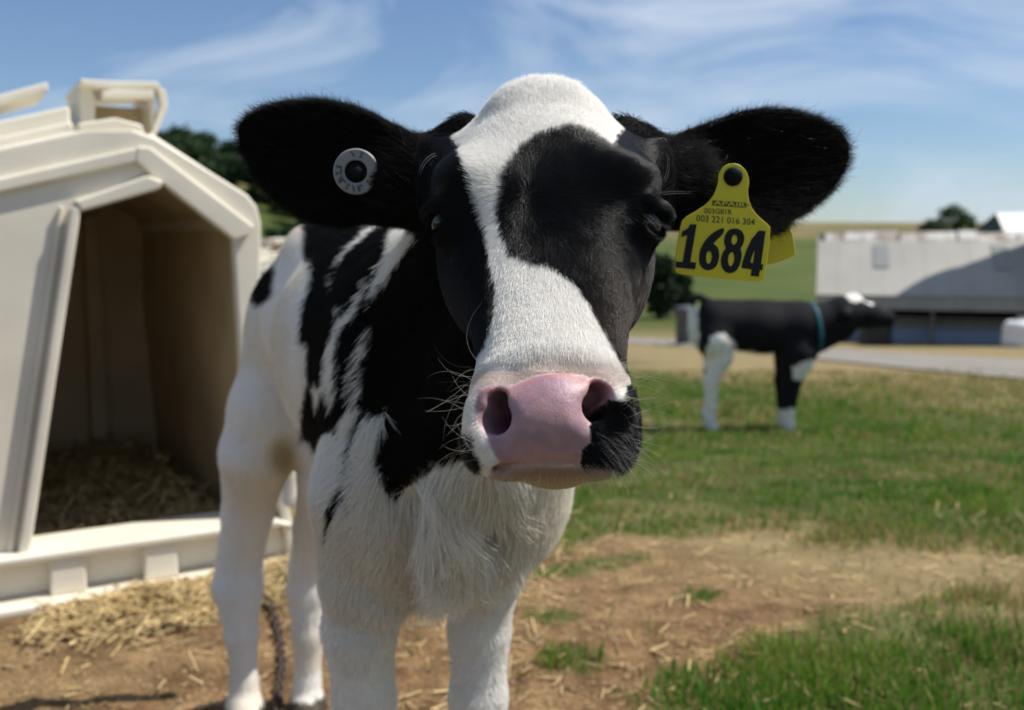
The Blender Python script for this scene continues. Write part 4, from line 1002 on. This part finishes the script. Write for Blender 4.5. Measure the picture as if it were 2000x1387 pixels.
wh |= (y > 800) | inpoly(x, y, [(1548, 716), (1592, 700), (1600, 715), (1570, 745), (1546, 745)]) | inpoly(x, y, [(1650, 576), (1672, 560), (1705, 584), (1706, 597), (1690, 590), (1663, 589)])  | ((x < 1364) & (y > 597) & (y < 690))
c3[wh] = W3; c3[(np.hypot(x-1368, y-724) < 9)] = .012
calf2_root = empty('calf', tuple(np.array([Q(1460, 700)[0], D2, float(ground_z(1.5, D2))])), 'black calf with white legs and blue collar standing in the grass', 'calf')
o = mesh_obj('body', V3, F3, mat('far_calf_coat', attr='col', rough=.8, spec=.12, noise=(40, .2)), smooth=True, cols=c3); reparent(o, calf2_root)
cpt = Q(1589, 641); ca_ = Q(1595, 690)-Q(1586, 598); ca_ /= np.linalg.norm(ca_)
tube([cpt+ca_*(.158*math.cos(t))+np.array([0, 1, 0])*(.150*math.sin(t)) for t in np.linspace(0, 2*math.pi, 40)[:-1]], .013, 'collar', mat('blue_collar', (.010, .11, .15, 1), rough=.6), calf2_root, 8, True)

# ------------------------------------------------------------------ tether chain on the ground
M_CHAIN = mat('rusty_chain', (.075, .055, .042, 1), rough=.55, spec=.5, noise=(80, .4)); M_CHAIN.node_tree.nodes['Principled BSDF'].inputs['Metallic'].default_value = .5
cp = np.array([ground_hit(x_, y_) for x_, y_ in ((512, 1128), (522, 1170), (538, 1215), (548, 1260), (552, 1310), (545, 1360), (542, 1420), (560, 1500))])
seg = np.r_[0, np.cumsum(np.linalg.norm(np.diff(cp, axis=0), axis=1))]; step = .0235; nl = int(seg[-1]/step)
chain_o = empty('tether_chain', (cp[3][0], cp[3][1], 0), 'rusty tether chain lying on the earth behind the calf\'s hind leg', 'chain')
lm = None
for i in range(nl):
    s0 = i*step; xy = np.array([np.interp(s0, seg, cp[:, k]) for k in (0, 1)]); xy2 = np.array([np.interp(s0+.01, seg, cp[:, k]) for k in (0, 1)])
    if lm is None:
        t_ = np.linspace(0, 2*math.pi, 17)[:-1]; lo_ = tube(np.stack([.0155*np.cos(t_)*(1+.15*np.cos(2*t_)), .0088*np.sin(t_), 0*t_], 1), .0031, 'link', M_CHAIN, None, 6, True); lm = lo_.data
    else:
        lo_ = bpy.data.objects.new('link', lm); COL.objects.link(lo_)
    lo_.parent = chain_o; lo_.location = Vector((xy[0], xy[1], float(gz_near(np.array([xy[0]]), np.array([xy[1]]))[0])+.008))-chain_o.location
    lo_.rotation_euler = (R(35 if i % 2 else -55), 0, math.atan2(xy2[1]-xy[1], xy2[0]-xy[0]))
print('things', round(time.time()-T0, 1))
# ================================================================== lane, barns, silo, trees
def lane():
    c = [(1200, 664, 5), (1400, 675, 7), (1600, 692, 12), (1800, 709, 16), (2000, 724, 20), (2300, 745, 24), (2700, 772, 28)]
    V = []; F = []
    for i in range(len(c)-1):
        for k in range(8):
            t = k/8; x_, y_, h_ = [c[i][j]*(1-t)+c[i+1][j]*t for j in range(3)]
            for sg in (-1, 1):
                q = ground_hit(x_, y_+sg*h_); V.append((q[0], q[1], float(ground_z(q[0], q[1]))+.03))
    n = len(V)//2
    for i in range(n-1): F.append((2*i, 2*i+2, 2*i+3, 2*i+1))
    o = mesh_obj('lane', V, F, mat('lane_gravel', (.23, .205, .175, 1), rough=.95, noise=(1.2, .2)))
    tag(o, kind='structure')
lane()
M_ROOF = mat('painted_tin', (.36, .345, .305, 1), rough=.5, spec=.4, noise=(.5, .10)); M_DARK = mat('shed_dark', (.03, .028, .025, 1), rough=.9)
M_FASC = mat('grey_timber', (.36, .345, .30, 1), rough=.8, noise=(2, .15)); M_CURT = mat('blue_grey_curtain', (.22, .27, .34, 1), rough=.7, noise=(1, .12)); M_WT = mat('white_paint', (.75, .74, .72, 1), rough=.6)
M_TAN = mat('tan_board', (.20, .175, .13, 1), rough=.85, noise=(2, .2)); M_SKYL = mat('skylight', (.26, .26, .25, 1), rough=.3)
A0 = P(1594, 577, 48.0); bx = np.array([.958, -.287, 0]); BL = 10.3; by = np.array([-bx[1], bx[0], 0])
if by[1] < 0: by = -by
zE = float(A0[2]); zG = float(ground_z(16, 46))
def bf(u, v, z_): return A0*np.array([1, 1, 0])+bx*u+by*v+np.array([0, 0, z_])
barn = empty('barn', tuple(bf(8, 4, zG)), 'long open-fronted barn with pale metal roof and grey skylights', 'barn')
LEN = 22.0; RUN = 3.9; RISE = 3.0
def slab(u0, u1, t0, t1, lift, th, name, m, par=barn, skew=0):
    """piece lying on the front roof slope: t along the slope 0..1"""
    nrm = np.array([0, 0, 1])*RUN-by*RISE; nrm /= np.linalg.norm(nrm); V = []
    for l_ in (lift, lift+th):
        for u_, t_ in ((u0, t0), (u1, t0), (u1+skew, t1), (u0+skew, t1)): V.append(bf(u_, RUN*t_, zE+RISE*t_)+nrm*l_)
    o = mesh_obj(name, V, [(3, 2, 1, 0), (4, 5, 6, 7), (0, 1, 5, 4), (1, 2, 6, 5), (2, 3, 7, 6), (3, 0, 4, 7)], m); reparent(o, par); return o
npan = 22
for i in range(npan):
    u0 = .25*0+i*LEN/npan; slab(u0+.004, u0+LEN/npan-.004, 0, .86, .004*(i % 2), .05, 'roof_sheet', M_ROOF)
M_RIDGE = mat('worn_ridge', (.62, .60, .57, 1), rough=.6)
def ridge_mat(m):
    n = m.node_tree.nodes; l = m.node_tree.links; b = n['Principled BSDF']; t = n.new('ShaderNodeTexCoord'); z = n.new('ShaderNodeTexNoise'); z.inputs['Scale'].default_value = 1.3; z.inputs['Detail'].default_value = 5
    l.new(t.outputs['Object'], z.inputs['Vector']); r = n.new('ShaderNodeValToRGB'); r.color_ramp.elements[0].position = .47; r.color_ramp.elements[0].color = (.50, .485, .46, 1); r.color_ramp.elements[1].position = .60; r.color_ramp.elements[1].color = (.29, .235, .20, 1)
    l.new(z.outputs[0], r.inputs[0]); l.new(r.outputs[0], b.inputs['Base Color'])
ridge_mat(M_RIDGE)
for i in range(24):
    u0 = .35+i*.9; slab(u0, u0+.80+.06*(i % 3), .862, .99+.03*((i*5) % 4)/3, .03*(i % 2), .05, 'ridge_sheet', M_RIDGE)
back = [bf(0, RUN, zE+RISE-.05), bf(LEN, RUN, zE+RISE-.05), bf(LEN, 2*RUN, zE), bf(0, 2*RUN, zE)]
reparent(mesh_obj('back_roof', back+[q+np.array([0, 0, -.08]) for q in back], [(0, 1, 2, 3), (7, 6, 5, 4), (0, 4, 5, 1), (2, 6, 7, 3)], M_ROOF), barn)
for px_ in (1713, 1925):
    u0 = np.interp(px_, (1594, 2000), (0, BL)); slab(u0-.35, u0+.35, .42 if px_ < 1800 else .40, .78, .075, .03, 'skylight', M_SKYL)
bb = lambda u0, u1, v0, v1, z0, z1, nm, m, bev=0: box((u0, v0, z0), (u1, v1, z1), nm, m, barn, bev, bf)
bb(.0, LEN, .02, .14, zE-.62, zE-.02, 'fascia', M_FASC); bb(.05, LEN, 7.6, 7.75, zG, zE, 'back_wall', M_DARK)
bb(.30, .85, .2, .5, zG, zE-.63, 'post', M_WT); bb(LEN-.2, LEN, .2, 7.5, zG, zE, 'end_wall', M_WT)
for u_ in (5.2, 10.2, 15.0, 19.5): bb(u_, u_+.16, .3, .46, zG, zE-.63, 'post', M_TAN)
bb(2.4, LEN-.3, .55, .62, zG+.78, zG+1.02, 'rail', M_TAN); bb(2.4, LEN-.3, .56, .61, zG+1.10, zG+1.22, 'rail', M_TAN); bb(.9, LEN-.3, .70, .80, zG, zG+.76, 'feed_curtain', M_CURT)
gbl = [bf(.02, 0.05, zE-.1), bf(.02, 2*RUN, zE-.1), bf(.02, RUN, zE+RISE-.12)]
reparent(mesh_obj('gable', gbl+[q+bx*.1 for q in gbl], [(0, 1, 2), (5, 4, 3), (0, 3, 4, 1), (1, 4, 5, 2), (2, 5, 3, 0)], M_FASC), barn)
# feed bin, white tank in front of the barn
def lathe(c, prof, name, m, parent=None, n=28):
    V = []; F = []; k = len(prof)
    for i in range(n):
        an = 2*math.pi*i/n
        for r_, z_ in prof: V.append((c[0]+r_*math.cos(an), c[1]+r_*math.sin(an), c[2]+z_))
    for i in range(n):
        for j in range(k-1): F.append((i*k+j, ((i+1) % n)*k+j, ((i+1) % n)*k+j+1, i*k+j+1))
    o = mesh_obj(name, V, F, m, smooth=True)
    if parent: reparent(o, parent)
    return o
q = P(1718, 660, 43.5); zq = float(ground_z(q[0], q[1]))
o = box((q[0]-.62, q[1], zq), (q[0]+.58, q[1]+.9, zq+1.12), 'feed_box', mat('feed_box_dark', (.035, .033, .03, 1), rough=.8, noise=(3, .3)), None, .05); tag(o, 'dark square feed box standing before the open barn front', 'feed box')
q = P(1993, 660, 40.0); zq = float(ground_z(q[0], q[1])); tk = empty('water_tank', (q[0], q[1], zq), 'white plastic water tank at the right end of the barn', 'tank')
lathe((q[0], q[1], zq), [(0, 0), (.62, .02), (.68, .12), (.68, .5), (.64, .55), (.68, .60), (.66, .92), (.5, 1.08), (.16, 1.12), (.16, 1.2), (0, 1.2)], 'tank_body', M_WT, tk); lathe((q[0], q[1], zq), [(.2, 1.19), (.2, 1.24), (0, 1.25)], 'lid', M_FASC, tk)
q = P(1345, 650, 44.0); zq = float(ground_z(q[0], q[1])); gt = empty('storage_tank', (q[0], q[1], zq), 'dark grey upright tank behind the far calf\'s tail', 'tank')
M_GT = mat('grey_tank', (.10, .105, .115, 1), rough=.6, noise=(3, .15)); lathe((q[0], q[1], zq), [(0, 0), (.52, .0), (.56, .1), (.60, 1.55), (.66, 1.58), (.66, 1.66), (.5, 1.66)], 'tank_body', M_GT, gt); lathe((q[0], q[1], zq), [(.63, 1.66), (.60, 1.74), (.2, 1.80), (0, 1.8)], 'lid', M_GT, gt)
# second building up the lane, green gable edge
M_GREEN = mat('green_board', (.020, .055, .045, 1), rough=.7)
shed = empty('shed', tuple(P(2030, 600, 60)*np.array([1, 1, 0])+np.array([0, 0, zG])), 'tall shed with white roof and dark green gable, behind the barn', 'shed')
sA = P(1945, 416, 60.0); sE = P(1982, 497, 56.0)
dx = np.array([1.0, -.12, 0])*16
V = [sA, sE, sE+dx, sA+dx]; V = V+[q_+np.array([0, 0, -.15]) for q_ in V]
reparent(mesh_obj('roof', V, [(0, 1, 2, 3), (7, 6, 5, 4), (0, 4, 5, 1), (1, 5, 6, 2), (2, 6, 7, 3), (3, 7, 4, 0)], mat('shed_tin', (.70, .69, .66, 1), rough=.5, noise=(.6, .08))), shed)
sB = np.array([sA[0]-.7, 64.5, sE[2]])
Vg = [sA+[-.02, 0, -.02], sE+[-.02, 0, -.02], [sE[0], sE[1], zG], [sB[0], sB[1], zG], sB]
Vg = [np.asarray(q_, float) for q_ in Vg]; ng = len(Vg); V2_ = Vg+[q_+np.array([.25, 0, -.02]) for q_ in Vg]
reparent(mesh_obj('gable', V2_, [(0, 1, 2, 3, 4), tuple(range(9, 4, -1))]+[(i, (i+1) % 5, 5+(i+1) % 5, 5+i) for i in range(5)], M_GREEN), shed)
V = [sA, sB, sB+dx, sA+dx]; V = V+[q_+np.array([0, 0, -.15]) for q_ in V]
reparent(mesh_obj('back_roof', V, [(0, 3, 2, 1), (4, 5, 6, 7), (0, 1, 5, 4), (1, 2, 6, 5)], M_ROOF), shed)
V = [sE+[.3, .4, -.1], sE+dx+[0, .4, -.1]]; V = [V[0], V[1], np.array([V[1][0], V[1][1], zG]), np.array([V[0][0], V[0][1], zG])]
reparent(mesh_obj('front_wall', V+[q_+np.array([0, .15, 0]) for q_ in V], [(0, 1, 2, 3), (7, 6, 5, 4), (0, 4, 5, 1)], M_WT), shed)
# silo beside the barn, its shade lies across the roof
sc_ = bf(0, 0, 0); SX, SY = 27.25, 45.6
silo = empty('silo', (SX, SY, zG), 'grey domed silo next to the barn, just outside the picture', 'silo')
lathe((SX, SY, zG), [(0, 0), (3.0, 0), (3.0, 13.2)], 'staves', mat('silo_concrete', (.42, .41, .39, 1), rough=.85, noise=(1, .15)), silo, 40)
lathe((SX, SY, zG), [(3.1, 13.15), (3.1, 13.4)]+[(3.05*math.cos(t_), 13.4+2.2*math.sin(t_)) for t_ in np.linspace(0, math.pi/2, 9)], 'dome', M_ROOF, silo, 40)

# ------------------------------------------------------------------ trees
def leaf_cloud(cs, rs, n, size, squash=.8):
    """leaf-sized faces through lumpy balls"""
    cs = np.asarray(cs, float); rs = np.asarray(rs, float); wts = rs**2/np.sum(rs**2); i = rng.choice(len(cs), n, p=wts)
    d = rng.normal(0, 1, (n, 3)); d /= np.linalg.norm(d, axis=1, keepdims=True); d[:, 2] *= squash
    p = cs[i]+d*(rs[i]*(rng.random(n)**.45)*(.75+.5*rng.random(n)))[:, None]
    a_ = rng.normal(0, 1, (n, 3)); a_ /= np.linalg.norm(a_, axis=1, keepdims=True); b_ = np.cross(a_, rng.normal(0, 1, (n, 3))); b_ /= np.linalg.norm(b_, axis=1, keepdims=True)
    s_ = (size*(.6+.8*rng.random(n)))[:, None]
    V = np.stack([p-a_*s_, p+b_*s_*.6, p+a_*s_, p-b_*s_*.6], 1).reshape(-1, 3); F = (np.arange(n)[:, None]*4+np.arange(4)[None, :])
    tone = (.6+.8*rng.random(n))
    return V, F, tone
M_LEAF = mat('tree_leaf', attr='col', rough=.55, spec=.3, trans=.3); M_BARK = mat('bark', (.07, .055, .042, 1), rough=.95, noise=(6, .3), bump=(14, .5, .02))
def tree(base, crown_c, crown_r, n, size, col, label, group=None, name='tree'):
    t = empty(name, tuple(base), label, 'tree' if 'tree' in name else 'shrub', group)
    cs = np.asarray(crown_c, float); V, F, tone = leaf_cloud(cs, crown_r, n, size); cc = np.asarray(col)[None]*np.repeat(tone, 4)[:, None]
    reparent(mesh_obj('crown', V, F, M_LEAF, cols=cc), t)
    top = cs.mean(0); b_ = np.asarray(base, float); hgt = max(top[2]-b_[2], .3); tr_ = hgt*.05
    o = tube([b_, b_+(top-b_)*.35+[tr_*.4, 0, 0], b_+(top-b_)*.7, top], [tr_*1.3, tr_, tr_*.75, tr_*.4], 'trunk', M_BARK, t)
    for c in cs[:4]: reparent(tube([b_+(top-b_)*.55, (b_+(top-b_)*.55+c)/2+[0, 0, tr_], c], [tr_*.5, tr_*.35, tr_*.15], 'limb', M_BARK), t)
    return t
def lumps(pts, d): return [P(x_, y_, d+dd) for x_, y_, dd in pts]
b_ = P(1862, 470, 120); b_[2] = ground_z(b_[0], b_[1])
tree(b_, lumps([(1848, 418, 0), (1876, 420, .5), (1892, 430, -.5), (1862, 408, 0), (1838, 437, 0), (1870, 440, .4), (1898, 442, 0)], 120), np.array([1.0, 1.05, .9, .8, .9, 1.1, .8]), 2600, .14, (.035, .085, .020), 'round leafy tree on the skyline above the barn roof')
b_ = P(1815, 475, 118); b_[2] = ground_z(b_[0], b_[1])
tree(b_, lumps([(1818, 436, 0), (1806, 446, 0), (1832, 447, 0), (1845, 452, .3)], 118), np.array([.75, .8, .8, .7]), 1400, .13, (.030, .070, .018), 'low dark bush left of the skyline tree above the barn', name='shrub')
for (x0, y0, w_, h_, d_, lab) in ((1288, 545, 46, 66, 62, 'dark evergreen shrub close to the calf\'s cheek in the field'), (1332, 566, 28, 44, 63, 'smaller dark shrub right of the evergreen shrub')):
    b_ = P(x0, 680, d_); b_[2] = ground_z(b_[0], b_[1]); m_ = d_/FPX
    tree(b_, lumps([(x0-w_*.4, y0+h_*.3, 0), (x0+w_*.35, y0+h_*.35, .2), (x0, y0-h_*.2, 0), (x0-w_*.3, y0-h_*.5, -.1), (x0+w_*.25, y0-h_*.45, 0), (x0, y0+h_*.8, 0), (x0-w_*.1, y0+h_*.1, .2)], d_), np.array([.62, .6, .62, .5, .48, .6, .6])*w_*m_, 3800, .15, (.016, .034, .012), lab, name='shrub')
# wooded hill: reads as one mass
cs = []; rs = []
for i in range(260):
    d_ = rng.uniform(120, 190); X_ = rng.uniform(-125, -22)*d_/150; z_ = float(ground_z(X_, d_)); r_ = rng.uniform(1.9, 3.3)
    x_, y_ = proj(np.array([[X_, d_, z_+3]]))
    if x_[0] > 640 or (y_[0] > 345+(x_[0]-430)*.35 and rng.random() < .93): continue
    for k in range(5): cs.append((X_+rng.normal(0, 1.3), d_+rng.normal(0, 1.3), z_+2.6+rng.uniform(-1.5, 2.6))); rs.append(r_*rng.uniform(.45, .8))
V, F, tone = leaf_cloud(cs, rs, 90000, .36); cc = np.array([.026, .060, .016])[None]*np.repeat(tone, 4)[:, None]*(.7+.6*np.repeat(fbm(V[::4], .12), 4)[:, None])
wo = mesh_obj('woodland', V, F, M_LEAF, cols=cc); tag(wo, 'dark green wood covering the hill behind the hutch', 'wood', kind='stuff')
for (x0, d_, col) in ((528, 60, (.03, .075, .02)), (556, 66, (.022, .05, .016))):
    b_ = P(x0, 500, d_); b_[2] = ground_z(b_[0], b_[1]); top = P(x0, 438, d_)[2]; hh = top-b_[2]
    tree(b_, [b_+np.array([rng.normal(0, .5), rng.normal(0, .5), hh*f_]) for f_ in (.3, .45, .6, .75, .9, .55)], np.array([1, 1.1, 1.1, .9, .6, 1])*.9, 2600, .16, col, 'bushy tree at the foot of the wooded hill, %s' % ('next to the hutch wall' if x0 < 540 else 'right under the calf\'s ear'), None)
print('far', round(time.time()-T0, 1))
